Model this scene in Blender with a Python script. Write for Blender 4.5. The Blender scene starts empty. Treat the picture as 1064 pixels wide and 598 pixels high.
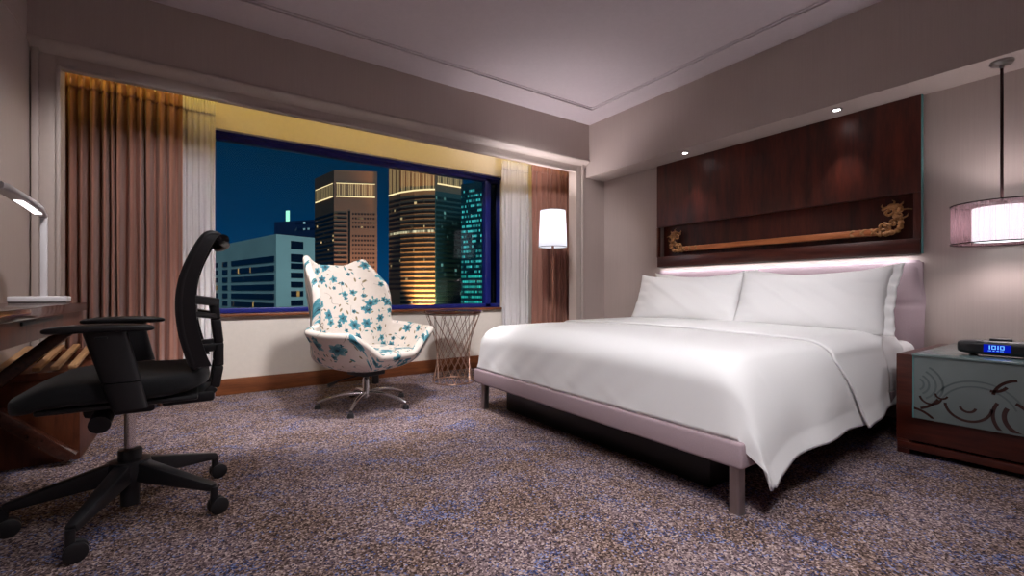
import bpy, bmesh, math, random
from mathutils import Vector, Matrix
PI = math.pi
random.seed(7)
S = bpy.context.scene
C = S.collection

# ------------------------------------------------------------------ helpers
class MB:
    def __init__(self):
        self.v, self.f, self.uv, self.hasuv = [], [], [], False
    def add(self, vs, fs, uv=None):
        o = len(self.v)
        self.v += [tuple(p) for p in vs]
        self.f += [tuple(i + o for i in q) for q in fs]
        if uv: self.hasuv = True
        self.uv += list(uv) if uv else [(0, 0)] * len(vs)
        return self
    def bm(self, b):
        b.verts.index_update()
        self.add([v.co[:] for v in b.verts], [[v.index for v in f.verts] for f in b.faces])
        b.free()
        return self
    def box(self, c, s, bev=0.0, rot=None, seg=2):
        b = bmesh.new()
        bmesh.ops.create_cube(b, size=1)
        bmesh.ops.scale(b, vec=s, verts=b.verts)
        if bev > 0:
            bmesh.ops.bevel(b, geom=b.edges[:], offset=min(bev, min(s) * .49), segments=seg, profile=.5, affect='EDGES')
        m = Matrix.Translation(c)
        if rot is not None: m = m @ rot
        bmesh.ops.transform(b, matrix=m, verts=b.verts)
        return self.bm(b)
    def beam(self, p, q, w, h, up=(0, 0, 1), bev=.004, w2=None, h2=None):
        p, q, up = Vector(p), Vector(q), Vector(up)
        d = (q - p).normalized(); sx = d.cross(up).normalized(); uy = sx.cross(d).normalized()
        w2 = w if w2 is None else w2; h2 = h if h2 is None else h2
        vs = []
        for o, a, bb in ((p, w, h), (q, w2, h2)):
            for i, j in ((-1, -1), (1, -1), (1, 1), (-1, 1)):
                vs.append(o + sx * (i * a / 2) + uy * (j * bb / 2))
        b = bmesh.new()
        bv = [b.verts.new(x) for x in vs]
        for q4 in ((3, 2, 1, 0), (4, 5, 6, 7), (0, 1, 5, 4), (1, 2, 6, 5), (2, 3, 7, 6), (3, 0, 4, 7)):
            b.faces.new([bv[i] for i in q4])
        if bev: bmesh.ops.bevel(b, geom=b.edges[:], offset=bev, segments=2, profile=.5, affect='EDGES')
        return self.bm(b)
    def tube(self, pts, r, n=10, closed=False, flat=1.0):
        pts = [Vector(p) for p in pts]; m = len(pts)
        rr = r if isinstance(r, (list, tuple)) else [r] * m
        vs, fs = [], []
        prev = None
        for i, p in enumerate(pts):
            if closed: t = pts[(i + 1) % m] - pts[i - 1]
            else: t = pts[min(i + 1, m - 1)] - pts[max(i - 1, 0)]
            t.normalize()
            if prev is None:
                a = Vector((0, 0, 1)) if abs(t.z) < .9 else Vector((1, 0, 0))
                u = t.cross(a).normalized()
            else:
                u = (prev - t * prev.dot(t)).normalized()
            prev = u; w = t.cross(u)
            for k in range(n):
                a = 2 * PI * k / n
                vs.append(p + (u * math.cos(a) + w * math.sin(a) * flat) * rr[i])
        for i in range(m if closed else m - 1):
            j = (i + 1) % m
            for k in range(n):
                l = (k + 1) % n
                fs.append((i * n + k, i * n + l, j * n + l, j * n + k))
        if not closed:
            fs.append(tuple(range(n - 1, -1, -1))); fs.append(tuple((m - 1) * n + k for k in range(n)))
        return self.add(vs, fs)
    def lathe(self, prof, c=(0, 0, 0), n=32, cap=True):
        vs, fs = [], []
        for r, z in prof:
            for k in range(n):
                a = 2 * PI * k / n
                vs.append((c[0] + r * math.cos(a), c[1] + r * math.sin(a), c[2] + z))
        for i in range(len(prof) - 1):
            for k in range(n):
                l = (k + 1) % n
                fs.append((i * n + k, i * n + l, (i + 1) * n + l, (i + 1) * n + k))
        if cap:
            fs.append(tuple(range(n - 1, -1, -1))); fs.append(tuple((len(prof) - 1) * n + k for k in range(n)))
        return self.add(vs, fs)
    def grid(self, fn, nu, nv, wrap=False, uvfn=None):
        vs, fs, uv = [], [], []
        for i in range(nu + (0 if wrap else 1)):
            for j in range(nv + 1):
                u, v = i / nu, j / nv
                vs.append(fn(u, v)); uv.append(uvfn(u, v) if uvfn else (u, v))
        N = nu if wrap else nu + 1
        for i in range(nu):
            a = i; b = (i + 1) % N
            for j in range(nv):
                fs.append((a * (nv + 1) + j, b * (nv + 1) + j, b * (nv + 1) + j + 1, a * (nv + 1) + j + 1))
        return self.add(vs, fs, uv)
    def prism(self, poly, z0, z1, axis='z'):
        n = len(poly); vs = []
        for z in (z0, z1):
            for a, b in poly:
                vs.append({'z': (a, b, z), 'x': (z, a, b), 'y': (a, z, b)}[axis])
        fs = [tuple(range(n - 1, -1, -1)), tuple(range(n, 2 * n))]
        fs += [(i, (i + 1) % n, n + (i + 1) % n, n + i) for i in range(n)]
        return self.add(vs, fs)
    def build(self, name, mat, parent=None, smooth=True, ang=40, loc=None, **props):
        me = bpy.data.meshes.new(name)
        me.from_pydata(self.v, [], self.f); me.update()
        b = bmesh.new(); b.from_mesh(me); bmesh.ops.recalc_face_normals(b, faces=b.faces); b.to_mesh(me); b.free()
        if self.hasuv:
            l = me.uv_layers.new(name='UVMap')
            for lp in me.loops: l.data[lp.index].uv = self.uv[lp.vertex_index]
        me.materials.append(mat)
        if smooth:
            me.polygons.foreach_set('use_smooth', [True] * len(me.polygons))
            me.set_sharp_from_angle(angle=math.radians(ang))
        o = bpy.data.objects.new(name, me); C.objects.link(o)
        if parent is not None: o.parent = parent
        if loc: o.location = loc
        for k, v in props.items(): o[k] = v
        return o

def empty(name, label, cat, loc=(0, 0, 0), rz=0, group=None):
    o = bpy.data.objects.new(name, None); C.objects.link(o)
    o.location = loc; o.rotation_euler = (0, 0, rz)
    o['label'] = label; o['category'] = cat
    if group: o['group'] = group
    return o
def mod_solid(o, t, off=0):
    m = o.modifiers.new('s', 'SOLIDIFY'); m.thickness = t; m.offset = off; return o
def mod_sub(o, n=1):
    m = o.modifiers.new('u', 'SUBSURF'); m.levels = n; m.render_levels = n; return o
def struct(mb, name, mat, parent=None, **k):
    o = mb.build(name, mat, parent, **k)
    if parent is None: o['kind'] = 'structure'
    return o
def noise1(x, s=0):
    return math.sin(x * 1.7 + s) * .5 + math.sin(x * 3.1 + 1.3 * s + 1) * .3 + math.sin(x * 5.3 + 2.1 * s + 2) * .2
def lerp(a, b, t): return a + (b - a) * t
def sstep(a, b, x):
    t = max(0, min(1, (x - a) / (b - a))); return t * t * (3 - 2 * t)

# ------------------------------------------------------------------ materials
def srgb(r, g, b):
    f = lambda c: (c / 255 / 12.92) if c / 255 <= .04045 else ((c / 255 + .055) / 1.055) ** 2.4
    return (f(r), f(g), f(b), 1)
class NT:
    def __init__(self, name):
        self.m = bpy.data.materials.new(name); self.m.use_nodes = True
        self.t = self.m.node_tree; self.n = self.t.nodes; self.n.clear()
        self.out = self.n.new('ShaderNodeOutputMaterial')
    def N(self, typ, **k):
        x = self.n.new('ShaderNode' + typ)
        for a, b in k.items(): setattr(x, a, b)
        return x
    def L(self, a, b): self.t.links.new(a, b)
    def val(self, sock, v):
        if hasattr(v, 'is_output') or isinstance(v, bpy.types.NodeSocket): self.L(v, sock)
        else: sock.default_value = v
    def math(self, op, a, b=None, c=None):
        x = self.N('Math', operation=op)
        self.val(x.inputs[0], a)
        if b is not None: self.val(x.inputs[1], b)
        if c is not None: self.val(x.inputs[2], c)
        return x.outputs[0]
    def mix(self, f, a, b):
        x = self.N('Mix', data_type='RGBA'); self.val(x.inputs['Factor'], f)
        self.val(x.inputs[6], a); self.val(x.inputs[7], b); return x.outputs[2]
    def ramp(self, f, stops):
        x = self.N('ValToRGB'); e = x.color_ramp.elements
        while len(e) < len(stops): e.new(.5)
        for i, (p, c) in enumerate(stops): e[i].position = p; e[i].color = c
        self.L(f, x.inputs[0]); return x.outputs[0]
    def coord(self, kind='Object', scale=(1, 1, 1)):
        c = self.N('TexCoord'); mp = self.N('Mapping'); mp.inputs['Scale'].default_value = scale
        self.L(c.outputs[kind], mp.inputs[0]); return mp.outputs[0]
    def noise(self, vec, scale, det=3, rough=.5):
        x = self.N('TexNoise'); self.L(vec, x.inputs['Vector']); x.inputs['Scale'].default_value = scale
        x.inputs['Detail'].default_value = det; x.inputs['Roughness'].default_value = rough; return x.outputs['Fac']
    def bsdf(self, col, rough=.5, metal=0, **k):
        p = self.N('BsdfPrincipled'); self.val(p.inputs['Base Color'], col); self.val(p.inputs['Roughness'], rough)
        p.inputs['Metallic'].default_value = metal
        for a, b in k.items(): self.val(p.inputs[a.replace('_', ' ')], b)
        self.L(p.outputs[0], self.out.inputs[0]); return p
    def bump(self, p, h, s=.2, d=.01):
        b = self.N('Bump'); b.inputs['Strength'].default_value = s; b.inputs['Distance'].default_value = d
        self.L(h, b.inputs['Height']); self.L(b.outputs[0], p.inputs['Normal'])
def plain(name, col, rough=.5, metal=0, var=.06, nscale=30, bump=0, stretch=(1, 1, 1), **k):
    t = NT(name); v = t.coord('Object', stretch); n = t.noise(v, nscale)
    c2 = tuple(min(1, x * (1 + var)) for x in col[:3]) + (1,); c1 = tuple(x * (1 - var) for x in col[:3]) + (1,)
    p = t.bsdf(t.ramp(n, [(.3, c1), (.7, c2)]), rough, metal, **k)
    if bump: t.bump(p, n, bump, .002)
    return t.m
def wood(name, dark, light, stretch=(1, 1, 1), scale=6, rough=.35, coat=0.0):
    t = NT(name); v = t.coord('Object', stretch)
    n = t.noise(v, scale, 6, .65); n2 = t.noise(v, scale * 6, 2)
    f = t.math('ADD', t.math('MULTIPLY', n, .8), t.math('MULTIPLY', n2, .2))
    p = t.bsdf(t.ramp(f, [(.32, dark), (.5, tuple(lerp(a, b, .5) for a, b in zip(dark, light))), (.68, light)]), rough)
    p.inputs['Coat Weight'].default_value = coat
    t.bump(p, n2, .05, .001); return t.m
def emit(name, col, s):
    t = NT(name); e = t.N('Emission'); e.inputs[0].default_value = col; e.inputs[1].default_value = s
    t.L(e.outputs[0], t.out.inputs[0]); return t.m

M = {}
def wallpaper():
    t = NT('wall_paper'); v = t.coord('Object', (1, 1, .02)); n = t.noise(v, 160, 2)
    v2 = t.coord('Object'); n2 = t.noise(v2, 3)
    p = t.bsdf(t.mix(t.math('ADD', t.math('MULTIPLY', n, .5), t.math('MULTIPLY', n2, .5)), srgb(172, 156, 149), srgb(192, 177, 170)), .75)
    t.bump(p, n, .08, .001); return t.m
M['wall'] = wallpaper()
M['paint'] = plain('ceiling_paint', srgb(198, 186, 190), .8, var=.02)
M['trim'] = plain('trim_paint', srgb(186, 172, 164), .5, var=.02)
M['baywall'] = plain('bay_wall_paint', srgb(232, 222, 210), .7, var=.02)
def carpet():
    # looped tufts of mixed yarns; blue yarn gathers along loose swirls, browner and paler drifts between
    t = NT('carpet'); v = t.coord('Object')
    vo = t.N('TexVoronoi'); t.L(v, vo.inputs['Vector']); vo.inputs['Scale'].default_value = 170
    cs = t.N('SeparateColor'); t.L(vo.outputs['Color'], cs.inputs[0])
    r, g, b_ = cs.outputs[0], cs.outputs[1], cs.outputs[2]
    drift = t.noise(v, 3.2, 3, .6)
    fine = t.noise(v, 60, 2, .7)
    k = t.math('ADD', r, t.math('MULTIPLY_ADD', fine, .5, -.25))
    mauve = t.ramp(k, [(.05, srgb(62, 50, 54)), (.3, srgb(96, 80, 84)), (.5, srgb(122, 104, 108)), (.72, srgb(142, 122, 122)), (.95, srgb(192, 172, 168))])
    brown = t.ramp(k, [(.05, srgb(50, 38, 36)), (.3, srgb(82, 65, 60)), (.5, srgb(106, 86, 79)), (.72, srgb(130, 108, 100)), (.95, srgb(178, 154, 144))])
    yarn = t.mix(t.math('LESS_THAN', t.math('MULTIPLY_ADD', g, .5, .25), t.ramp(drift, [(.38, (.15, .15, .15, 1)), (.62, (.8, .8, .8, 1))])), mauve, brown)
    blue = t.ramp(k, [(.05, srgb(30, 36, 64)), (.5, srgb(72, 82, 128)), (.9, srgb(136, 146, 188))])
    wv = t.N('TexWave', wave_type='RINGS', rings_direction='SPHERICAL'); t.L(v, wv.inputs[0])
    wv.inputs['Scale'].default_value = 1.3; wv.inputs['Distortion'].default_value = 11; wv.inputs['Detail'].default_value = 2; wv.inputs['Detail Scale'].default_value = 1.6
    brk = t.noise(v, 5.0, 2)
    field = t.math('MULTIPLY', t.ramp(wv.outputs['Fac'], [(.62, (0, 0, 0, 1)), (.9, (1, 1, 1, 1))]), t.ramp(brk, [(.42, (.05, .05, .05, 1)), (.66, (.42, .42, .42, 1))]))
    m = t.math('LESS_THAN', b_, t.math('ADD', field, .05))
    p = t.bsdf(t.mix(m, yarn, blue), .95)
    p.inputs['Specular IOR Level'].default_value = .1
    t.bump(p, vo.outputs['Distance'], .5, .006); return t.m
M['carpet'] = carpet()
M['drape'] = plain('drape_fabric', srgb(164, 114, 97), .8, var=.1, nscale=60, stretch=(1, 1, .05), Sheen_Weight=.3)
def sheer():
    t = NT('sheer_fabric'); v = t.coord('Object', (1, 1, .03)); n = t.noise(v, 90)
    d = t.N('BsdfDiffuse'); t.L(t.mix(n, srgb(232, 226, 226), srgb(242, 238, 238)), d.inputs[0])
    tr = t.N('BsdfTranslucent'); tr.inputs[0].default_value = srgb(225, 218, 215)
    tp = t.N('BsdfTransparent')
    a = t.N('MixShader'); a.inputs[0].default_value = .12; t.L(d.outputs[0], a.inputs[1]); t.L(tr.outputs[0], a.inputs[2])
    b = t.N('MixShader'); b.inputs[0].default_value = .06; t.L(a.outputs[0], b.inputs[1]); t.L(tp.outputs[0], b.inputs[2])
    t.L(b.outputs[0], t.out.inputs[0]); return t.m
M['sheer'] = sheer()
M['redwood'] = wood('dark_red_wood', srgb(40, 13, 8), srgb(98, 38, 23), (1, 3, .4), 4, .42, 0)
M['redwood_h'] = wood('red_wood_horizontal', srgb(46, 16, 12), srgb(92, 40, 28), (5, .5, 5), 5, .32, .2)
M['barwood'] = wood('honey_wood', srgb(150, 80, 42), srgb(206, 126, 72), (5, .6, 6), 6, .4)
M['gold'] = plain('carved_gold_wood', srgb(176, 126, 78), .45, var=.2, nscale=80)
M['brownwood'] = wood('desk_wood', srgb(44, 22, 17), srgb(84, 46, 34), (6, .6, 6), 5, .22, .4)
M['benchwood'] = wood('bench_wood', srgb(70, 34, 20), srgb(118, 62, 36), (4, 4, .6), 5, .4)
M['slat'] = wood('slat_wood', srgb(150, 108, 72), srgb(196, 154, 110), (6, .6, 6), 6, .45)
M['basewood'] = wood('baseboard_wood', srgb(96, 52, 28), srgb(146, 86, 50), (.6, 5, 6), 5, .4)
M['linen'] = plain('white_linen', srgb(232, 231, 231), .85, var=.012, nscale=300, Sheen_Weight=.1)
M['pillow'] = plain('white_pillowcase', srgb(236, 235, 235), .85, var=.012, nscale=250, Sheen_Weight=.1)
M['uphol'] = plain('mauve_upholstery', srgb(160, 140, 146), .7, var=.05, nscale=200, bump=.1)
M['blackbase'] = plain('black_lacquer', srgb(14, 12, 14), .4, var=.1)
M['steel'] = plain('brushed_steel', srgb(170, 160, 156), .35, 1, var=.06, nscale=20, stretch=(8, 8, .5))
M['chrome'] = plain('chrome', srgb(236, 232, 232), .22, 1, var=.02)
M['copper'] = plain('copper_wire', srgb(176, 140, 122), .35, .9, var=.05)
M['blackplastic'] = plain('black_plastic', srgb(30, 29, 32), .42, var=.1, nscale=200, bump=.05)
M['blackfabric'] = plain('black_seat_fabric', srgb(17, 17, 21), .9, var=.4, nscale=400, bump=.3, Sheen_Weight=.15)
def meshfab():
    t = NT('black_mesh'); v = t.coord('Object'); n = t.N('TexChecker'); t.L(v, n.inputs[0]); n.inputs['Scale'].default_value = 300
    t.bsdf(t.mix(n.outputs['Fac'], srgb(28, 25, 28), srgb(52, 47, 50)), .8); return t.m
M['mesh'] = meshfab()
M['whiteplastic'] = plain('white_plastic', srgb(222, 218, 220), .35, var=.01)
M['blueframe'] = plain('dark_blue_window_metal', srgb(26, 36, 120), .35, 0, var=.05)
M['nickel'] = plain('brushed_nickel', srgb(150, 146, 144), .3, .9, var=.05)
M['darkmetal'] = plain('dark_bronze', srgb(58, 40, 40), .4, .7, var=.05)
M['lampwood'] = wood('lamp_pole_wood', srgb(100, 60, 46), srgb(146, 96, 76), (4, 4, .4), 6, .4)
def glass(name, tint, gl=.05):
    t = NT(name); a = t.N('BsdfTransparent'); a.inputs[0].default_value = tint
    g = t.N('BsdfGlossy'); g.inputs['Roughness'].default_value = .03; g.inputs[0].default_value = (1, 1, 1, 1)
    fr = t.N('Fresnel'); fr.inputs[0].default_value = 1.35
    m = t.N('MixShader'); t.L(t.math('MULTIPLY', fr.outputs[0], gl), m.inputs[0])
    t.L(a.outputs[0], m.inputs[1]); t.L(g.outputs[0], m.inputs[2]); t.L(m.outputs[0], t.out.inputs[0]); return t.m
M['pane'] = glass('window_glass', (.93, .97, .97, 1), .35)
M['panetint'] = glass('tinted_window_glass', (.16, .16, .2, 1), .8)
M['glasstop'] = plain('green_tinted_glass', srgb(120, 140, 140), .12, var=.02, Coat_Weight=.5)
M['frost'] = plain('frosted_glass', srgb(112, 122, 122), .35, var=.05, nscale=8)
M['etch'] = plain('clear_glass_over_wood', srgb(58, 36, 32), .12, var=.2)
M['etchlight'] = plain('pale_etched_line', srgb(92, 102, 102), .3, var=.03)
M['glassedge'] = plain('glass_edge', srgb(96, 150, 150), .15, var=.05)

def floral():
    t = NT('floral_fabric'); tc = t.N('TexCoord'); uv = tc.outputs['UV']
    nb = t.noise(uv, 40, 2)
    col = t.mix(nb, srgb(216, 203, 192), srgb(228, 216, 206))
    def layer(col, scale, off, r0, petals, cols, thr, jitter=1.0, squash=1.0, core=None):
        mp = t.N('Mapping'); mp.inputs['Location'].default_value = off; t.L(uv, mp.inputs[0])
        vo = t.N('TexVoronoi', voronoi_dimensions='2D'); vo.inputs['Scale'].default_value = scale; vo.inputs['Randomness'].default_value = jitter
        t.L(mp.outputs[0], vo.inputs['Vector'])
        sc = t.N('VectorMath', operation='SCALE'); t.L(mp.outputs[0], sc.inputs[0]); sc.inputs['Scale'].default_value = scale
        ps = t.N('VectorMath', operation='SCALE'); t.L(vo.outputs['Position'], ps.inputs[0]); ps.inputs['Scale'].default_value = 1.0 * scale
        df = t.N('VectorMath', operation='SUBTRACT'); t.L(sc.outputs[0], df.inputs[0]); t.L(ps.outputs[0], df.inputs[1])
        sp = t.N('SeparateXYZ'); t.L(df.outputs[0], sp.inputs[0])
        cs = t.N('SeparateColor'); t.L(vo.outputs['Color'], cs.inputs[0])
        rotc = t.math('MULTIPLY', cs.outputs[1], 6.28)
        ca, sa = t.math('COSINE', rotc), t.math('SINE', rotc)
        x = t.math('ADD', t.math('MULTIPLY', sp.outputs[0], ca), t.math('MULTIPLY', sp.outputs[1], sa))
        y = t.math('MULTIPLY', t.math('SUBTRACT', t.math('MULTIPLY', sp.outputs[1], ca), t.math('MULTIPLY', sp.outputs[0], sa)), squash)
        r = t.math('SQRT', t.math('ADD', t.math('MULTIPLY', x, x), t.math('MULTIPLY', y, y)))
        an = t.math('ARCTAN2', y, x)
        lim = t.math('MULTIPLY_ADD', t.math('COSINE', t.math('MULTIPLY', an, petals)), r0 * .22, r0)
        lim = t.math('MULTIPLY', lim, t.math('MULTIPLY_ADD', cs.outputs[2], .6, .6))
        ins = t.math('MULTIPLY', t.math('LESS_THAN', r, lim), t.math('GREATER_THAN', cs.outputs[0], thr))
        nn = t.noise(uv, 90, 2)
        c = t.ramp(t.math('ADD', t.math('MULTIPLY', r, .6 / r0), t.math('MULTIPLY_ADD', nn, .9, -.45)), cols)
        return t.mix(ins, col, c)
    # twigs
    nz = t.N('TexNoise'); t.L(uv, nz.inputs['Vector']); nz.inputs['Scale'].default_value = 6.5; nz.inputs['Detail'].default_value = 1
    tw = t.math('LESS_THAN', t.math('ABSOLUTE', t.math('SUBTRACT', nz.outputs['Fac'], .47)), .005)
    gate = t.math('GREATER_THAN', t.noise(uv, 9, 1), .5)
    col = t.mix(t.math('MULTIPLY', t.math('MULTIPLY', tw, gate), .8), col, srgb(136, 118, 96))
    col = layer(col, 16, (3.3, 1.7, 0), .25, 1, [(.1, srgb(120, 106, 78)), (.8, srgb(158, 142, 108))], .5, squash=2.4)
    col = layer(col, 18, (7.3, 5.1, 0), .24, 1, [(.1, srgb(52, 110, 112)), (.8, srgb(96, 148, 146))], .66, squash=2.2)
    col = layer(col, 14.5, (1.1, 8.4, 0), .33, 5, [(.05, srgb(30, 52, 60)), (.3, srgb(60, 124, 136)), (.75, srgb(120, 172, 178))], .62)
    col = layer(col, 9.2, (5.7, 2.9, 0), .37, 6, [(.04, srgb(28, 50, 58)), (.2, srgb(50, 112, 128)), (.5, srgb(82, 146, 158)), (.8, srgb(150, 190, 192))], .56)
    p = t.bsdf(col, .8); p.inputs['Sheen Weight'].default_value = .1
    t.bump(p, t.noise(uv, 400, 1), .1, .001); return t.m
M['floral'] = floral()

# ------------------------------------------------------------------ setting
ZC = 2.59
XB, XR = 3.42, 3.71          # right wall: upper bulkhead face and recessed face
YB, YF, YW = 3.52, 3.58, 4.23  # window side: bulkhead face, bay frame, window wall
BACK = -2.2
struct(MB().box((1.2, 1.1, -.05), (5.2, 6.9, .1)), 'floor', M['carpet'])
struct(MB().box((1.2, .9, ZC + .05), (5.2, 6.6, .1)), 'ceiling', M['paint'])
b = MB()
b.box((3.81, .9, .52), (.2, 6.6, 1.04))
b.box((3.81, .9, 2.325), (.2, 6.6, .55))
b.box((3.81, (BACK + .9 - .02) / 2, 1.545), (.2, .88 - BACK, 1.01))
b.box((3.81, (2.84 + 4.25) / 2, 1.545), (.2, 1.41, 1.01))
b.box((3.86, 1.86, 1.545), (.1, 1.96, 1.01))
struct(b, 'wall_right', M['wall'])
struct(MB().box(((XB + 3.71) / 2, .9 - .01, (2.04 + ZC) / 2), (3.71 - XB, 5.38, ZC - 2.04)), 'wall_right_bulkhead', M['wall'])
struct(MB().box((-1.28, .9, 1.3), (.12, 6.6, 2.6)), 'wall_left', M['wall'])
struct(MB().box((-1.0, .69, (2.205 + ZC) / 2), (.432, 5.78, ZC - 2.205)), 'wall_left_bulkhead', M['wall'])
struct(MB().box((-1.003, 3.305, 1.1025), (.434, .55, 2.205)), 'wall_left_pier', M['wall'])
struct(MB().box((1.2, BACK - .05, 1.3), (5.2, .1, 2.6)), 'wall_back', M['wall'])
# window side: frame wall with the bay opening, bulkhead above it
OX0, OX1, OZ = -.662, 3.272, 2.08
b = MB()
b.box(((-1.22 + OX0) / 2, YF + .05, OZ / 2 + .1), (OX0 + 1.22, .1, OZ + .2))
b.box(((OX1 + XR) / 2, YF + .05, OZ / 2 + .1), (XR - OX1, .1, OZ + .2))
b.box(((-1.22 + XR) / 2, YF + .012, (OZ + 2.4) / 2), (XR + 1.22, .024, 2.4 - OZ))
struct(b, 'wall_far_frame', M['wall'])
struct(MB().box(((-.784 + XB) / 2, YB + .07, (2.215 + ZC) / 2), (XB + .784, .14, ZC - 2.215)), 'wall_far_bulkhead', M['wall'])
# cornice under the bulkhead: stepped moulding
prof = [(YF, 2.155), (YF - .012, 2.155), (YF - .016, 2.165), (YF - .03, 2.178), (YF - .05, 2.184), (YB - .006, 2.192), (YB - .012, 2.2), (YB - .012, 2.212), (YB - .004, 2.22), (YB + .01, 2.225), (YF, 2.225)]
struct(MB().prism([(y, z) for y, z in prof], -.784, XB, 'x'), 'trim_1', M['trim'], ang=60)
# architrave round the opening: two stepped ridges on each side and along the top
b = MB()
for w0, w1, t in ((0, .018, .02), (.018, .085, .010), (.085, .115, .022)):
    x0 = OX1 + w0; x1 = OX1 + w1
    b.box(((x0 + x1) / 2, YF - t / 2, OZ / 2 + w1 / 2), (x1 - x0, t, OZ + w1), .003)
    x0 = OX0 - w1; x1 = OX0 - w0
    b.box(((x0 + x1) / 2, YF - t / 2, OZ / 2 + w1 / 2), (x1 - x0, t, OZ + w1), .003)
    if w1 < .1: b.box(((OX0 + OX1) / 2, YF - t / 2, OZ + (w0 + w1) / 2), (OX1 - OX0 + w0 * 2, t, w1 - w0), .003)
struct(b, 'trim_2', M['trim'])
# ceiling moulding loop
b = MB()
for off, w, h in ((0, .02, .012), (.035, .012, .008)):
    x0, x1, y0, y1 = -.45 + off, 3.15 - off, -1.7 + off, 3.2 - off
    for c, s in ((((x0 + x1) / 2, y1, ZC - h / 2), (x1 - x0, w, h)), (((x0 + x1) / 2, y0, ZC - h / 2), (x1 - x0, w, h)),
                 ((x0, (y0 + y1) / 2, ZC - h / 2), (w, y1 - y0, h)), ((x1, (y0 + y1) / 2, ZC - h / 2), (w, y1 - y0, h))):
        b.box(c, s, .003)
struct(b, 'trim_3', M['paint'])
# window bay
b = MB()
WX0, WX1, WZ0, WZ1 = -.85, 2.79, .632, 2.095
bx0, bx1 = -1.22, 3.71
b.box(((bx0 + bx1) / 2, YW + .09, WZ0 / 2), (bx1 - bx0, .18, WZ0))
b.box(((bx0 + bx1) / 2, YW + .09, (WZ1 + 2.5) / 2), (bx1 - bx0, .18, 2.5 - WZ1))
b.box(((bx0 + WX0) / 2, YW + .09, (WZ0 + WZ1) / 2), (WX0 - bx0, .18, WZ1 - WZ0))
b.box(((bx1 + WX1) / 2, YW + .09, (WZ0 + WZ1) / 2), (bx1 - WX1, .18, WZ1 - WZ0))
struct(b, 'wall_far', M['baywall'])
struct(MB().box((1.2, (YF + YW) / 2 + .1, 2.42), (5.2, YW - YF + .2, .08)), 'ceiling_bay', M['baywall'])
struct(MB().box((1.0, YW - .009, .062), (4.42, .018, .125), .004), 'baseboard_far', M['basewood'])
struct(MB().box((.97, YW + .04, WZ0 - .004), (3.66, .16, .02), .004), 'trim_4', M['basewood'])
# window: frame, mullion, two panes
fy = YW + .11
b = MB()
b.box(((WX0 + WX1) / 2, fy, WZ0 + .028), (WX1 - WX0, .08, .04), .004)
b.box(((WX0 + WX1) / 2, fy, WZ1 - .03), (WX1 - WX0, .08, .06), .004)
b.box(((WX0 + WX1) / 2, fy - .03, WZ1 - .012), (WX1 - WX0, .06, .024), .004)
b.box((WX0 + .02, fy, (WZ0 + WZ1) / 2), (.04, .08, WZ1 - WZ0), .004)
b.box((WX1 - .012, fy, (WZ0 + WZ1) / 2), (.024, .08, WZ1 - WZ0), .004)
b.box((2.63, fy, (WZ0 + WZ1) / 2), (.07, .08, WZ1 - WZ0), .004)
w1 = struct(b, 'window_1', M['blueframe'])
MB().box(((WX0 + 2.6) / 2, fy + .01, (WZ0 + WZ1) / 2), (2.6 - WX0, .008, WZ1 - WZ0 - .06)).build('window_pane', M['pane'], w1)
MB().box(((2.66 + WX1) / 2, fy + .01, (WZ0 + WZ1) / 2), (WX1 - 2.66, .008, WZ1 - WZ0 - .06)).build('window_pane', M['panetint'], w1, label='darker tinted pane')

# ------------------------------------------------------------------ curtains
def curtain(name, x0, x1, y, z0, z1, folds, amp, mat, label, cat, seed, group=None, gather=None):
    rnd = random.Random(seed)
    ph = [0]
    ws = [rnd.uniform(.6, 1.4) for _ in range(folds)]; tot = sum(ws)
    edges = [0]
    for w in ws: edges.append(edges[-1] + w / tot)
    amps = [rnd.uniform(.45, 1.25) for _ in range(folds)]
    def dy(u, v):
        for k in range(folds):
            if u <= edges[k + 1] + 1e-9: break
        t = (u - edges[k]) / (edges[k + 1] - edges[k])
        a = amps[k] * (.55 + .45 * sstep(0, .25, 1 - v)) 
        s = -math.cos(2 * PI * t)
        s = math.copysign(abs(s) ** .7, s)
        return amp * a * s + .006 * math.sin(9 * v + 5 * u)
    def fn(u, v):
        z = lerp(z0, z1, v)
        sw = .012 * noise1(u * 14 + v * 1.5, seed) * (1 - v)
        return (lerp(x0, x1, u) + sw, y + dy(u, v), z)
    e = empty(name, label, cat, ((x0 + x1) / 2, y, z0), 0, group)
    def loc(f): return lambda u, v: tuple(a - b for a, b in zip(f(u, v), ((x0 + x1) / 2, y, z0)))
    mod_solid(MB().grid(loc(fn), folds * 14, 26).build('fabric_panel', mat, e, ang=180), .004)
    # pinched heading at the top
    n = folds
    def hd(u, v):
        z = lerp(z1 - .075, z1 + .025, v)
        pin = math.cos(2 * PI * u * n * 2 + seed) + .6 * math.sin(u * n * 9 + seed)
        return (lerp(x0, x1, u), y + dy(u, 1) * (.75 + .25 * abs(2 * v - 1)) - .007 - .006 * pin * (.4 + .6 * abs(2 * v - 1)), z + .007 * pin * v)
    mod_solid(MB().grid(loc(hd), n * 12, 6).build('pleated_heading', mat, e, ang=180), .004)
    return e
curtain('drape', -.80, -.115, 4.07, .012, 2.225, 13, .055, M['drape'], 'wide brown drape hanging left of the window behind the desk', 'curtain', 3)
curtain('sheer_curtain', -.15, .086, 4.14, .012, 2.235, 7, .012, M['sheer'], 'pale sheer curtain between the brown drape and the skyline end of the window', 'curtain', 5)
curtain('sheer_curtain', 2.70, 3.06, 4.13, .012, 2.225, 9, .014, M['sheer'], 'pale sheer curtain at the window end nearest the floor lamp', 'curtain', 8)
curtain('drape', 3.02, 3.70, 4.02, .012, 2.225, 11, .03, M['drape'], 'narrow brown drape hanging behind the lit floor lamp', 'curtain', 11)

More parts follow.
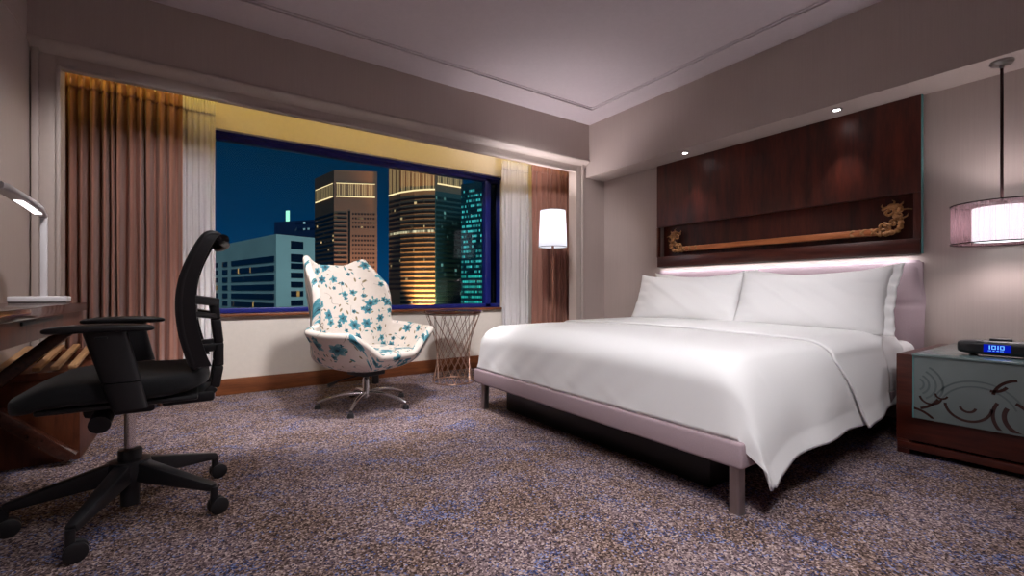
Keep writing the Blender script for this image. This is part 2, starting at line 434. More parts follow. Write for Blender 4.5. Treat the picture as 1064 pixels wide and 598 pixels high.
# ------------------------------------------------------------------ bed
BX0, BX1, BY0, BY1 = 1.555, 3.62, .848, 2.74
bed = empty('bed', 'large bed with mauve upholstered frame and headboard on steel legs over a black plinth', 'bed', (0, 0, 0))
b = MB()
b.box(((BX0 + BX1) / 2, (BY0 + BY1) / 2, .237), (BX1 - BX0, BY1 - BY0, .095), .012, seg=3)
b.build('bed_frame', M['uphol'], bed)
MB().box((2.62, 1.84, .095), (1.76, 1.52, .19), .004).build('plinth', M['blackbase'], bed)
for y in (.905, 2.705):
    MB().box((1.63, y, .096), (.04, .04, .192), .003).build('leg', M['steel'], bed)
b = MB(); b.box((2.58, (BY0 + BY1) / 2, .40), (1.98, BY1 - BY0 - .03, .24), .06, seg=5)
b.build('mattress', M['linen'], bed)
# headboard: padded panel with rounded upper edge
def hb(u, v):
    yy = lerp(.858, 2.86, u); z = lerp(.25, 1.032, v)
    ex = min(u, 1 - u) * 1.965
    r = .05
    k = 0
    if ex < r: k += 1 - math.sqrt(max(0, 1 - (1 - ex / r) ** 2))
    tz = 1.032 - z
    if tz < r: k += 1 - math.sqrt(max(0, 1 - (1 - tz / r) ** 2))
    gro = .01 * math.exp(-((z - .74) / .012) ** 2)
    lean = .075 * sstep(.45, 1.03, z)
    return (3.615 + lean + min(.075, .05 * k) + gro, yy, z)
b = MB(); b.grid(hb, 60, 40); b.box((3.70, 1.859, .62), (.02, 1.98, .76), .004)
b.build('headboard', M['uphol'], bed, ang=60)

# duvet: tucked at the foot, hanging over the near side
duv = empty('duvet', 'smooth white duvet covering the bed and hanging over its near side', 'duvet', (0, 0, 0))
TOP = .575
def prof_round(u, v):
    pass
def duvet_main():
    b = MB()
    x0, x1, y0, y1 = 1.572, 3.3, .872, 2.735
    z0, zt, r = .286, TOP, .11
    pts = []
    for i in range(13): pts.append((x0, lerp(z0, zt - r, i / 12)))
    for i in range(1, 11):
        a = PI / 2 * i / 10; pts.append((x0 + r * 1.5 * (1 - math.cos(a)), zt - r + r * math.sin(a)))
    xs = x0 + r * 1.5
    for i in range(1, 52): pts.append((lerp(xs, x1, i / 51), zt))
    n = len(pts)
    def top(i, s):
        X, Z = pts[i]
        yy = lerp(y0, y1, s)
        e = min(s, 1 - s) * (y1 - y0)
        R = .12
        if e < R:
            k = 1 - math.sqrt(max(0, 1 - (1 - e / R) ** 2))
            if X < xs: X += .10 * k * (1 if s > .5 else .25) * sstep(z0 - .1, zt, Z)
            Z = z0 + (Z - z0) * (1 - k * (.28 if s > .5 else .24))
        if Z > z0 + .02:
            Z += .022 * math.sin(PI * s) * sstep(z0, zt, Z)
            Z += .003 * noise1(X * 5 + yy * 3, 1) * sstep(z0 + .1, zt, Z)
        if X < xs:
            w = sstep(.12, .3, s)
            X += w * (.005 * noise1(yy * 7 + Z * 9, 4) * (1 - sstep(zt - .06, zt, Z)) + .003 * noise1(yy * 17 - Z * 25, 2) * (1 - sstep(z0, z0 + .12, Z)))
        return Vector((X, yy, Z))
    NV, NH = 70, 30
    vs, fs = [], []
    for i in range(n):
        E = top(i, 0)
        X, Z = pts[i]
        if i <= 12:
            t = i / 12; hx = lerp(1.574, 1.63, t ** .7); hz = lerp(.284, .125, t ** .8)
        elif X < xs + 1e-6:
            t = (i - 12) / 10; hx = lerp(1.63, 1.76, t); hz = hem(hx)
        else:
            hx = lerp(1.76, x1, (X - xs) / (x1 - xs)); hz = hem(hx)
        yo = lerp(lerp(.782, .812, sstep(2.15, 2.4, hx)), .85, sstep(2.55, 2.95, hx)); yo = lerp(E.y - .004, yo, sstep(0, .2, E.z - hz))
        for j in range(NH):
            q = 1 - j / NH
            yy = lerp(E.y, yo, q ** .85) - .012 * math.sin(PI * min(1, q * 1.3)) * sstep(0, .2, E.z - hz)
            fold = (.010 * math.sin((hx - 1.6) * 10) + .004 * math.sin((hx - 1.6) * 23 + 1)) * sstep(.25, 1, q) * sstep(1.6, 1.8, hx) * (1 - .8 * sstep(2.2, 2.4, hx))
            vs.append((lerp(E.x, hx, q), yy + fold, lerp(E.z, hz, q)))
        for j in range(NV + 1): vs.append(tuple(top(i, j / NV)))
    W = NH + NV + 1
    for i in range(n - 1):
        for j in range(W - 1): fs.append((i * W + j, (i + 1) * W + j, (i + 1) * W + j + 1, i * W + j + 1))
    b.add(vs, fs)
    b.grid(lambda u, v: (lerp(x0 + .08, x1, u), y1 - .002 + .012 * math.sin(PI * v) * 1, lerp(z0, zt - .1, v)), 20, 8)
    return b
HEM = [(1.585, .30), (1.615, .17), (1.66, .125), (1.70, .155), (1.81, .20), (1.99, .217), (2.22, .208), (2.53, .193), (2.75, .19), (3.05, .2)]
def hem(x):
    for (a, za), (c, zc) in zip(HEM, HEM[1:]):
        if x <= c: return lerp(za, zc, max(0, (x - a) / (c - a)))
    return HEM[-1][1]
mb = duvet_main()
d_o = mb.build('cover', M['linen'], duv, ang=180)
mod_solid(d_o, .010, 0)
# turned-back band at the head end
def foldhem(x): return lerp(.19, .225, (x - 2.5) / .45)
b = MB()
FX = lambda y: 2.33 + .10 * sstep(1.0, .80, y) 
def bed_top(s):
    y0, y1, z0, zt = .872, 2.735, .286, TOP
    yy = lerp(y0, y1, s); e = min(s, 1 - s) * (y1 - y0); Z = zt
    if e < .12:
        k = 1 - math.sqrt(max(0, 1 - (1 - e / .12) ** 2))
        Z = z0 + (Z - z0) * (1 - k * (.28 if s > .5 else .24))
    return yy, Z + .022 * math.sin(PI * s)
def band(u, v):
    VT = .78
    if v < VT:
        q = 0; s = .97 * (1 - v / VT) ** 1.35
        y, z = bed_top(s); k = sstep(.07, 0, s)
        z += .011 * (1 - .5 * k); y -= .010 * k
    else:
        q = (v - VT) / (1 - VT)
        y0_, zE = bed_top(0); hz = .19 + .035 * u
        yo = lerp(.778, .822, u)
        y = lerp(y0_ - .010, yo, q ** .85) - .010 * math.sin(PI * min(1, q * 1.3)); z = lerp(zE + .0055, hz, q)
        y += .006 * math.sin(u * 8 + 1) * q
    xl = 2.335 + .02 * sstep(1.6, .9, y) + .18 * q
    xr = lerp(3.28, 2.95, sstep(.95, .85, y))
    return (lerp(xl, xr, u), y, z)
b.grid(band, 30, 120)
bo = b.build('turned_back_band', M['linen'], duv, ang=180)
mod_solid(bo, .012, 0)

# pillows
def pillow(name, label, w, h, t, loc, rot, seed, flange=0.0):
    b = MB()
    def top(sgn):
        def fn(u, v):
            a, c = u * 2 - 1, v * 2 - 1
            k = (1 - abs(a) ** 3.2) * (1 - abs(c) ** 3.2)
            k = max(0, k) ** .55
            pin = 1 - .06 * (1 - abs(c)) ** 0 * (abs(a) ** 2) * 0
            # edges bow inwards between pointed corners
            x = a * w / 2 * (1 - .05 * (1 - c * c)); y = c * h / 2 * (1 - (.23 if c > 0 else .08) * (1 - a * a))
            wr = .006 * noise1(a * 6 + c * 4, seed) * k + .012 * noise1(a * 3 + c * 9, seed + 3) * sstep(.6, 1, abs(a)) * (1 - abs(a) ** 6)
            return (x, y, sgn * (t / 2 * k + (wr if sgn > 0 else 0)))
        return fn
    b.grid(top(1), 40, 30); b.grid(top(-1), 40, 30)
    o = b.build(name, M['pillow'], None, ang=180)
    bm = bmesh.new(); bm.from_mesh(o.data); bmesh.ops.remove_doubles(bm, verts=bm.verts, dist=.0008); bmesh.ops.recalc_face_normals(bm, faces=bm.faces)
    bm.to_mesh(o.data); bm.free()
    o.location = loc; o.rotation_euler = rot
    o['label'] = label; o['category'] = 'pillow'; o['group'] = 'white pillows on the bed'
    if flange:
        fb = MB()
        def fl(u, v):
            c = v * 2 - 1; a = u
            x = (w / 2 * (1 - .05 * (1 - c * c)) - .012 + a * flange)
            y = c * h / 2 * (1 + .02 * a)
            return (x, y, .010 * math.sin(v * 19 + a * 2) * a + .006 * math.sin(v * 41) * a)
        fb.grid(fl, 6, 60)
        mod_solid(fb.build('frilled_edge', M['pillow'], o, ang=180), .008)
    return o
# local x runs along the bed's width, local y up the pillow; leaned back on the headboard
def lean(deg, yaw=0): return Matrix.Rotation(math.radians(-90 + yaw), 4, 'Z') @ Matrix.Rotation(math.radians(deg), 4, 'X')
def put_pillow(label, w, h, t, c, deg, seed, flange=0, yaw=0):
    o = pillow('pillow', label, w, h, t, (0, 0, 0), (0, 0, 0), seed, flange)
    o.matrix_world = Matrix.Translation(c) @ lean(deg, yaw)
    return o
put_pillow('white pillow standing behind the window-side front pillow', .94, .44, .12, (3.42, 2.23, .77), 78, 1)
put_pillow('white pillow standing behind the frilled pillow by the nightstand', .84, .44, .12, (3.42, 1.375, .765), 78, 2)
put_pillow('plain white pillow leaning in front on the window half of the bed', .94, .41, .15, (3.13, 2.17, .772), 68, 3)
put_pillow('white pillow with a frilled end leaning in front beside the nightstand', .87, .42, .15, (3.12, 1.30, .772), 68, 4, .05)

# ------------------------------------------------------------------ wooden wall panel with niche and carving
PX = 3.675
pan = empty('wall_panel', 'tall dark red wooden wall panel above the headboard with a niche and carved bar', 'wall panel', (3.71, 1.86, 1.05))
def pl(b): b.v = [(x - 3.71, y - 1.86, z - 1.05) for x, y, z in b.v]; return b
py0, py1 = .874, 2.846
pl(MB().box((PX + .02, (py0 + py1) / 2, (1.437 + 2.039) / 2), (.04, py1 - py0, 2.039 - 1.437), .003)).build('upper_board', M['redwood'], pan)
pl(MB().box((3.79, (py0 + py1) / 2, 1.29), (.03, py1 - py0 - .02, .32))).build('niche_back', M['redwood'], pan)
pl(MB().box(((PX + 3.78) / 2, (py0 + py1) / 2, 1.101), (3.78 - PX, py1 - py0 - .01, .098), .003)).build('lower_rail', M['redwood_h'], pan)
pl(MB().box(((PX + 3.71) / 2 - .001, py0 + .018, 1.29), (3.71 - PX, .036, .29), .002)).build('end_post', M['redwood'], pan)
pl(MB().box(((PX + 3.71) / 2 - .001, py1 - .01, 1.29), (3.71 - PX, .02, .29), .002)).build('end_post', M['redwood'], pan)
pl(MB().box((PX + .012, py0 - .004, 1.545), (.022, .006, .985))).build('glass_edge_strip', M['glassedge'], pan, label='thin pale green edge strip')
pl(MB().box((3.72, 1.845, 1.212), (.035, 1.46, .046), .006)).build('carved_bar', M['barwood'], pan, label='honey brown wooden bar')
def scroll(cx, cz, r0, turns, sgn, start, n=36):
    return [(cx + sgn * r0 * (1 - .8 * i / n) * math.cos(start + turns * 2 * PI * i / n), cz + r0 * (1 - .8 * i / n) * math.sin(start + turns * 2 * PI * i / n)) for i in range(n + 1)]
def carving(yend, sgn, height):
    # sgn +1: rises at larger y (window end), -1: at the near end
    b = MB(); X = 3.715
    def T(pts, r, flat=1.0): b.tube([(X + .006 * math.sin(i * .7), yend + sgn * p[0], 1.212 + p[1]) for i, p in enumerate(pts)], r, 8, flat=flat)
    s = height / .2
    # twisted rope body joining the bar
    for ph in (0, PI):
        T([(-.24 + .2 * i / 30, .018 * s * math.sin(ph + i / 30 * 3 * 2 * PI)) for i in range(31)], .011)
    # body rising in an S curve
    body = [(-.05, -.015), (.0, -.018), (.045, -.005), (.07, .03), (.066, .075), (.045, .1), (.05, .13), (.07, .145), (.05, .17), (.0, .168)]
    sm = []
    for i in range(len(body) - 1):
        for k in range(5): sm.append((lerp(body[i][0], body[i + 1][0], k / 5) , lerp(body[i][1], body[i + 1][1], k / 5) * s))
    T(sm, [.016 + .004 * math.sin(i * 1.9) for i in range(len(sm))])
    T(scroll(-.02, .03 * s, .034, 1.4, 1, -1.2), .009); T(scroll(.005, .135 * s, .036, 1.3, -1, .4), .009)
    T(scroll(.055, .105 * s, .026, 1.2, 1, 2.2), .008); T(scroll(.025, .165 * s, .024, 1.2, -1, -.6), .008)
    T(scroll(.03, .055 * s, .024, 1.1, 1, .8), .008)
    # horns, whiskers and crest
    T([(.05, .165 * s), (.075, .185 * s), (.08, .2 * s)], [.008, .006, .002]); T([(.06, .14 * s), (.1, .145 * s), (.125, .138 * s)], [.007, .005, .002])
    T([(.03, .18 * s), (.035, .205 * s), (.02, .218 * s)], [.008, .005, .002]); T([(.07, .08 * s), (.098, .095 * s), (.104, .115 * s)], [.007, .005, .002])
    T([(-.02, .165 * s), (-.035, .18 * s), (-.03, .195 * s)], [.007, .005, .002])
    return pl(b)
carving(2.64, 1, .185).build('carved_end', M['gold'], pan, label='gilded scroll carving at the window end')
carving(1.05, -1, .185).build('carved_end', M['gold'], pan, label='gilded scroll carving at the nightstand end')

# recessed downlights in the soffit
M['ledwhite'] = emit('downlight_glow', (1, .96, .98, 1), 14)
for y, lab in ((2.425, 'small recessed downlight in the soffit, the one nearer the window'), (1.27, 'small recessed downlight in the soffit, the one nearer the pendant lamp')):
    e = empty('recessed_downlight', lab, 'light', (3.52, y, 2.04), 0, 'soffit downlights')
    MB().lathe([(.032, 0), (.034, -.003), (.03, -.006), (.022, -.006), (.021, 0)], n=24).build('trim_ring', M['nickel'], e)
    MB().lathe([(.0005, -.005), (.012, -.007), (.021, -.0055), (.021, -.001)], n=24).build('lens', M['ledwhite'], e)

# ------------------------------------------------------------------ pendant lamp
pd = empty('pendant_lamp', 'round pendant lamp with sheer pink outer drum and glowing white inner drum', 'lamp', (3.505, .506, 2.04))
MB().lathe([(.0005, 0), (.045, 0), (.047, -.004), (.047, -.012), (.04, -.02), (.012, -.024), (.008, -.04)], n=32).build('canopy', M['nickel'], pd)
MB().tube([(0, 0, -.02), (0, 0, -.76)], .0065, 12).build('stem', M['darkmetal'], pd)
t = NT('pink_organza'); tp = t.N('BsdfTransparent'); tp.inputs[0].default_value = (1, .93, .95, 1)
df = t.N('BsdfTranslucent'); df.inputs[0].default_value = srgb(226, 188, 194); d2 = t.N('BsdfDiffuse'); d2.inputs[0].default_value = srgb(204, 166, 172)
a = t.N('MixShader'); a.inputs[0].default_value = .5; t.L(df.outputs[0], a.inputs[1]); t.L(d2.outputs[0], a.inputs[2])
a2 = t.N('MixShader'); vv = t.coord('Object', (1, 1, .02)); t.L(t.math('MULTIPLY_ADD', t.noise(vv, 120), .2, .54), a2.inputs[0]); t.L(a.outputs[0], a2.inputs[1]); t.L(tp.outputs[0], a2.inputs[2]); t.L(a2.outputs[0], t.out.inputs[0])
M['organza'] = t.m
ZT, ZB = -.755, -.965
mod_solid(MB().lathe([(.196, ZB), (.196, ZT)], n=72, cap=False).build('outer_shade', M['organza'], pd, ang=180, label='sheer pink drum shade'), .0012)
def ring(r, z, w=.004): return MB().lathe([(r - w, z - .003), (r + w, z - .003), (r + w, z + .003), (r - w, z + .003), (r - w, z - .003)], n=72, cap=False)
ring(.197, ZT, .003).build('shade_rim', M['darkmetal'], pd); ring(.197, ZB, .003).build('shade_rim', M['darkmetal'], pd)
M['glowshade'] = emit('lit_inner_shade', (.93, .95, 1, 1), 2.5)
mod_solid(MB().lathe([(.112, ZB + .012), (.112, ZT - .02)], n=64, cap=False).build('inner_shade', M['glowshade'], pd, ang=180, label='glowing white drum shade'), .002)
b = MB()
for k in range(3):
    a = k * 2 * PI / 3 + .4
    b.tube([(0, 0, ZT + .003), (.197 * math.cos(a), .197 * math.sin(a), ZT + .001)], .003, 8)
b.lathe([(.0005, ZT + .012), (.02, ZT + .012), (.022, ZT - .02), (.0005, ZT - .02)], n=20)
b.build('spider_fitting', M['nickel'], pd)

# ------------------------------------------------------------------ nightstand and clock radio
NX0, NX1, NY0, NY1, NZ = 2.93, 3.70, .12, .797, .506
ns = empty('nightstand', 'dark wooden nightstand clad with etched frosted glass beside the bed', 'nightstand', ((NX0 + NX1) / 2, (NY0 + NY1) / 2, 0))
ox, oy = (NX0 + NX1) / 2, (NY0 + NY1) / 2
def nl(b): b.v = [(x - ox, y - oy, z) for x, y, z in b.v]; return b
nl(MB().box((ox + .006, oy, .285), (NX1 - NX0 - .012, NY1 - NY0, .43), .004)).build('cabinet_body', M['redwood_h'], ns)
nl(MB().box((NX0, oy - .036, (.19 + .498) / 2), (.012, NY1 - NY0 - .075, .308), .001)).build('glass_front', M['frost'], ns, label='frosted glass front etched with circles')
nl(MB().box((ox - .002, oy - .034, NZ - .002), (NX1 - NX0 + .02, NY1 - NY0 - .068, .01), .001)).build('glass_top', M['glasstop'], ns, label='greenish clear glass top')
nl(MB().box((NX0 - .007, oy - .034, NZ - .003), (.003, NY1 - NY0 - .068, .009))).build('glass_edge', M['glassedge'], ns)
nl(MB().box((NX0 - .002, NY1 - .0725, (.19 + .498) / 2), (.014, .004, .308))).build('glass_edge', M['glassedge'], ns)
nl(MB().box((NX0 + .01, oy, .044), (.03, NY1 - NY0 - .02, .034), .003)).build('base_rail', M['redwood_h'], ns)
for yy in (NY1 - .03, NY0 + .03):
    for xx in (NX0 + .03, NX1 - .05):
        nl(MB().box((xx, yy, .035), (.05, .05, .07), .003)).build('foot', M['redwood_h'], ns)
def arc_strip(b, cy, cz, r, w, a0, a1, n=28, x=NX0 - .0066):
    n = max(4, n); vs, fs = [], []
    for i in range(n + 1):
        a = math.radians(lerp(a0, a1, i / n))
        for rr in (r - w / 2, r + w / 2):
            yy = min(.722, max(NY0 + .012, cy - rr * math.cos(a))); zz = min(.49, max(.2, cz + rr * math.sin(a)))
            vs.append((x, yy, zz))
    for i in range(n): fs.append((2 * i, 2 * i + 1, 2 * i + 3, 2 * i + 2))
    b.add(vs, fs)
b = MB()
arc_strip(b, .53, .295, .078, .011, 185, 355); arc_strip(b, .53, .285, .026, .01, 190, 350)
arc_strip(b, .66, .31, .04, .009, 190, 350); arc_strip(b, .62, .325, .022, .008, 180, 340)
arc_strip(b, .74, .36, .125, .012, 290, 330); arc_strip(b, .74, .12, .12, .011, 40, 95)
arc_strip(b, .34, .265, .075, .016, 150, 330); arc_strip(b, .34, .265, .11, .013, 150, 300)
arc_strip(b, .46, .19, .16, .013, 20, 60); arc_strip(b, .36, .34, .09, .012, 100, 170); arc_strip(b, .45, .42, .05, .012, 260, 330)
arc_strip(b, .25, .36, .06, .012, 0, 300)
nl(b).build('etched_scrolls', M['etch'], ns, label='clear scroll lines in the frosted glass')
b = MB()
for r in (.03, .05, .075, .1): arc_strip(b, .715, .36, r, .008, -60, 60, x=NX0 - .0064)
for r in (.13, .155): arc_strip(b, .5, .25, r, .007, 20, 160, x=NX0 - .0064)
nl(b).build('etched_rings', M['etchlight'], ns, label='faint pale rings in the frosted glass')

ck = empty('clock_radio', 'black clock radio with a blue lit display on the nightstand', 'clock', (3.10, .42, NZ + .003))
ck.rotation_euler = (0, 0, math.radians(6))
b = MB()
def cbody(u, v):
    a = 2 * PI * u
    c, s = math.cos(a), math.sin(a)
    e = lambda q, p: math.copysign(abs(q) ** p, q)
    ph = PI * (v - .5)
    k = max(0, math.cos(ph)) ** .25
    return (.055 * e(c, .6) * k, .175 * e(math.sin(ph), .8) , .042 + .035 * e(s, .55) * k)
b.grid(cbody, 40, 40, wrap=True); b.build('casing', M['blackplastic'], ck)
MB().box((.0, .03, .081), (.04, .075, .012), .005).build('snooze_bar', M['blackplastic'], ck)
for yy in (-.12, .12): MB().box((0, yy, .004), (.06, .03, .008), .002).build('foot', M['blackplastic'], ck)
M['lcd'] = emit('blue_display', srgb(8, 30, 190), .75)
M['lcdtxt'] = emit('pale_blue_digits', srgb(110, 180, 255), 1.3)
dsp = MB().box((-.0555, .04, .043), (.006, .088, .036), .001).build('display', M['lcd'], ck, label='blue lit display reading 1010')
b = MB()
def bar(y, z, w, h): b.box((-.0592, y, z), (.001, w, h))
yy = .066
for ch in '1010':
    if ch == '1':
        bar(yy - .002, .048, .0035, .018); yy -= .0085
    else:
        wv = .0135
        bar(yy - .0015, .048, .003, .018); bar(yy - wv + .0015, .048, .003, .018)
        bar(yy - wv / 2, .0555, wv, .003); bar(yy - wv / 2, .0405, wv, .003); yy -= wv + .005
for k, w in enumerate((.010, .006, .008, .012)): bar(.064 - k * .013, .032, w, .0022)
b.build('digits', M['lcdtxt'], dsp)

# ------------------------------------------------------------------ floor lamp
fx, fy_ = 2.85, 3.44
flp = empty('floor_lamp', 'floor lamp with lit white drum shade between the bed and the narrow drape', 'lamp', (fx, fy_, 0))
MB().lathe([(.0005, 0), (.14, 0), (.142, .006), (.138, .014), (.02, .022), (.014, .04)], n=40).build('base', M['darkmetal'], flp)
MB().lathe([(.012, .03), (.012, 1.275)], n=20).build('pole', M['lampwood'], flp)
t = NT('lit_lampshade'); e = t.N('Emission'); e.inputs[0].default_value = (.94, .93, 1, 1); e.inputs[1].default_value = .62
tr = t.N('BsdfTranslucent'); tr.inputs[0].default_value = (.5, .49, .52, 1); ad = t.N('AddShader'); t.L(e.outputs[0], ad.inputs[0]); t.L(tr.outputs[0], ad.inputs[1]); t.L(ad.outputs[0], t.out.inputs[0])
M['shade'] = t.m
mod_solid(MB().lathe([(.138, 1.252), (.123, 1.608)], n=64, cap=False).build('lamp_shade', M['shade'], flp, ang=180), .002)
ring(.1385, 1.252, .002).build('shade_rim', M['nickel'], flp); ring(.1235, 1.608, .002).build('shade_rim', M['nickel'], flp)
b = MB(); b.lathe([(.015, 1.265), (.017, 1.33), (.0005, 1.34)], n=16)
for k in range(3):
    a = k * 2.094; b.tube([(0, 0, 1.345), (.124 * math.cos(a), .124 * math.sin(a), 1.606)], .002, 6)
b.build('socket', M['nickel'], flp)
MB().lathe([(.012, 1.33), (.02, 1.36), (.03, 1.39), (.032, 1.42), (.022, 1.445), (.0005, 1.452)], n=24).build('bulb', emit('bulb_glow', (1, .94, .94, 1), 12), flp)

# ------------------------------------------------------------------ wire side table
st = empty('side_table', 'round hourglass side table of crossed copper wires with dark wooden top', 'table', (1.885, 3.69, 0))
MB().lathe([(.0005, .618), (.252, .618), (.258, .622), (.258, .638), (.253, .642), (.0005, .642)], n=56).build('table_top', M['brownwood'], st)
b = MB()
RT, RB_, HT = .245, .188, .612
def ringp(r, z, n=48): return [(r * math.cos(2 * PI * k / n), r * math.sin(2 * PI * k / n), z) for k in range(n)]
b.tube(ringp(RT, HT), .0045, 8, closed=True); b.tube(ringp(RB_, .006), .005, 8, closed=True)
nw = 16
for k in range(nw):
    for sg in (1, -1):
        a0 = 2 * PI * k / nw
        pts = []
        p0 = Vector((RB_ * math.cos(a0), RB_ * math.sin(a0), .006)); a1 = a0 + sg * 1.62
        p1 = Vector((RT * math.cos(a1), RT * math.sin(a1), HT))
        b.tube([p0.lerp(p1, i / 6) for i in range(7)], .0027, 6)
b.build('wire_cage', M['copper'], st)

# ------------------------------------------------------------------ floral swivel armchair
ac = empty('armchair', 'floral wing-back swivel armchair with teal blossoms on a chrome star base', 'armchair', (.975, 3.27, 0), math.radians(20))
def H_rim(p):   # p = |phi| in degrees, 0 back, 180 front
    if p < 46: return 1.0 + .055 * sstep(18, 46, p)
    if p < 60: return lerp(1.055, .87, (p - 46) / 14)
    if p < 72: return lerp(.87, .565, sstep(60, 72, p))
    return lerp(lerp(.565, .548, sstep(72, 120, p)), .405, sstep(134, 158, p))
def shell(u, v):
    ph = lerp(-180, 180, u); p = abs(ph); a = math.radians(ph)
    ca, sa = math.cos(a), math.sin(a)
    n = 2.9
    k = (abs(ca) ** n + abs(sa) ** n) ** (-1 / n)
    hx, hy = .288, .285
    h = H_rim(p)
    t1 = .45
    zb = .39
    if v < t1:
        q = v / t1 * PI / 2
        r = math.sin(q) ** .8; z = .305 + (zb - .305) * (1 - math.cos(q)) ** .9
    else:
        q = (v - t1) / (1 - t1)
        z = zb + (h - zb) * q; r = 1
    x = sa * k * hx * r; y = ca * k * hy * r
    if z > .36:
        dz = z - .36
        bk = sstep(95, 35, p)
        y += bk * (.20 * dz)
        wq = math.exp(-((z - .60) / .10) ** 2)
        x *= 1 - .04 * wq * bk
        x *= 1 + .05 * bk * math.exp(-((z - .82) / .13) ** 2) - .02 * bk * sstep(.9, 1.05, z)
        wing = sstep(30, 62, p) * sstep(95, 60, p)
        y -= wing * .07 * math.exp(-((z - .80) / .2) ** 2)
        arm = sstep(62, 92, p) * sstep(170, 128, p)
        x += math.copysign(arm * .62 * dz, x)
        y -= sstep(100, 128, p) * sstep(165, 135, p) * .18 * dz
    fr = sstep(120, 165, p)
    y -= fr * .05 * v
    return (x, y, z)
def armchair_shell():
    # one padded skin: inner face, rounded rim, outer face
    NU, NV, TH = 240, 40, .05
    cols = [[Vector(shell(i / NU, .06 + .94 * j / NV)) for j in range(NV + 1)] for i in range(NU)]
    arc = [0]
    for i in range(NU): arc.append(arc[-1] + (cols[(i + 1) % NU][22] - cols[i][22]).length)
    vs, fs, uv = [], [], []
    W = None
    for i in range(NU):
        c = cols[i]; a, d = cols[i - 1], cols[(i + 1) % NU]
        nrm = []
        for j in range(NV + 1):
            # outward direction, smoothed over neighbours so that the padding stays even
            tu = sum(((cols[(i + k) % NU][j] - cols[(i - k) % NU][j]) for k in (1, 2, 3, 4)), Vector())
            tv = c[min(j + 2, NV)] - c[max(j - 2, 0)]
            w = tu.cross(tv); w = w.normalized() if w.length > 1e-9 else Vector((0, 0, -1))
            ref = Vector((c[j].x, c[j].y, 0)); ref = ref.normalized() if ref.length > .02 else Vector((0, 0, -1))
            if j < NV * .3: ref = ref + Vector((0, 0, -1.2))
            if w.dot(ref) < 0: w = -w
            nrm.append(w)
        path = [(c[j], None) for j in range(NV + 1)]
        top = c[NV]; tv = (c[NV] - c[NV - 2]).normalized(); n = nrm[NV]
        pts = [c[j] for j in range(NV + 1)]
        for k in range(1, 6):
            an = PI * k / 6
            pts.append(top + n * (TH / 2) * (1 - math.cos(an)) + tv * (TH / 2) * math.sin(an))
        pts += [c[j] + nrm[j] * TH for j in range(NV, -1, -1)]
        L = 0; W = len(pts)
        for j, p in enumerate(pts):
            if j: L += (p - pts[j - 1]).length
            vs.append(tuple(p)); uv.append((arc[i], L))
    for i in range(NU):
        for j in range(W - 1):
            fs.append((i * W + j, ((i + 1) % NU) * W + j, ((i + 1) % NU) * W + j + 1, i * W + j + 1))
    return MB().add(vs, fs, uv)
b = armchair_shell()
so = b.build('shell', M['floral'], ac, ang=180)
b = MB()
def cush(u, v):
    a = 2 * PI * u; n = 3.4; ca, sa = math.cos(a), math.sin(a); k = (abs(ca) ** n + abs(sa) ** n) ** (-1 / n)
    if v < .5: q = v * 2; rr = q ** .5 if False else q; z = .415 + .018 * (1 - rr ** 2)
    else: rr = 1; 
    ph = v * PI
    rr = math.sin(min(ph, PI / 2)) if v < .5 else 1 - .0 * (v - .5)
    if v < .5: z = .395 + .022 * max(0, math.cos(ph)) ** .8
    else: z = .395 - .08 * (v - .5) * 2; rr = 1 + .02 * math.sin((v - .5) * 2 * PI)
    return (sa * k * .275 * rr, ca * k * .27 * rr - .02, z)
b.grid(cush, 72, 20, wrap=True); b.uv = [(x * .95 + .25, y * .95 + .3 + z * .3) for x, y, z in b.v]
b.build('seat_cushion', M['floral'], ac, ang=180)
b = MB(); b.lathe([(.03, .05), (.034, .07), (.03, .09), (.026, .10), (.026, .19), (.018, .2), (.018, .235)], n=24)
b.build('column', M['chrome'], ac)
MB().box((0, 0, .238), (.18, .2, .03), .008).build('swivel_plate', M['blackplastic'], ac)
b = MB(); b.tube([(0, .02, .222), (-.10, .02, .215), (-.2, .03, .205), (-.235, .035, .195)], .005, 8); b.tube([(-.215, .032, .20), (-.275, .045, .18)], [.008, .014], 10)
b.build('tilt_lever', M['blackplastic'], ac)
MB().lathe([(.022, .15), (.026, .155), (.024, .215), (.014, .225)], (.055, -.03, 0), 20).build('tension_knob', M['blackplastic'], ac)
for k in range(5):
    wa = math.radians(-124 + 72 * k) - ac.rotation_euler.z
    dx, dy = math.cos(wa), math.sin(wa)
    pts = []
    for i in range(9):
        q = i / 8; r = lerp(.015, .325, q); pts.append((dx * r, dy * r, .085 + .012 * math.sin(q * PI) - .045 * q * q))
    lg = MB().tube(pts, [lerp(.017, .012, i / 8) for i in range(9)], 10, flat=1.0).build('leg', M['chrome'], ac)
    MB().lathe([(.0005, 0), (.024, 0), (.024, .006), (.017, .028), (.0005, .032)], (dx * .322, dy * .322, 0), 18).build('foot_glide', M['blackplastic'], lg)

# ------------------------------------------------------------------ office chair (faces the desk, -X)
oc = empty('office_chair', 'black mesh-backed office chair on castors drawn up to the desk', 'office chair', (-.22, 2.19, 0))
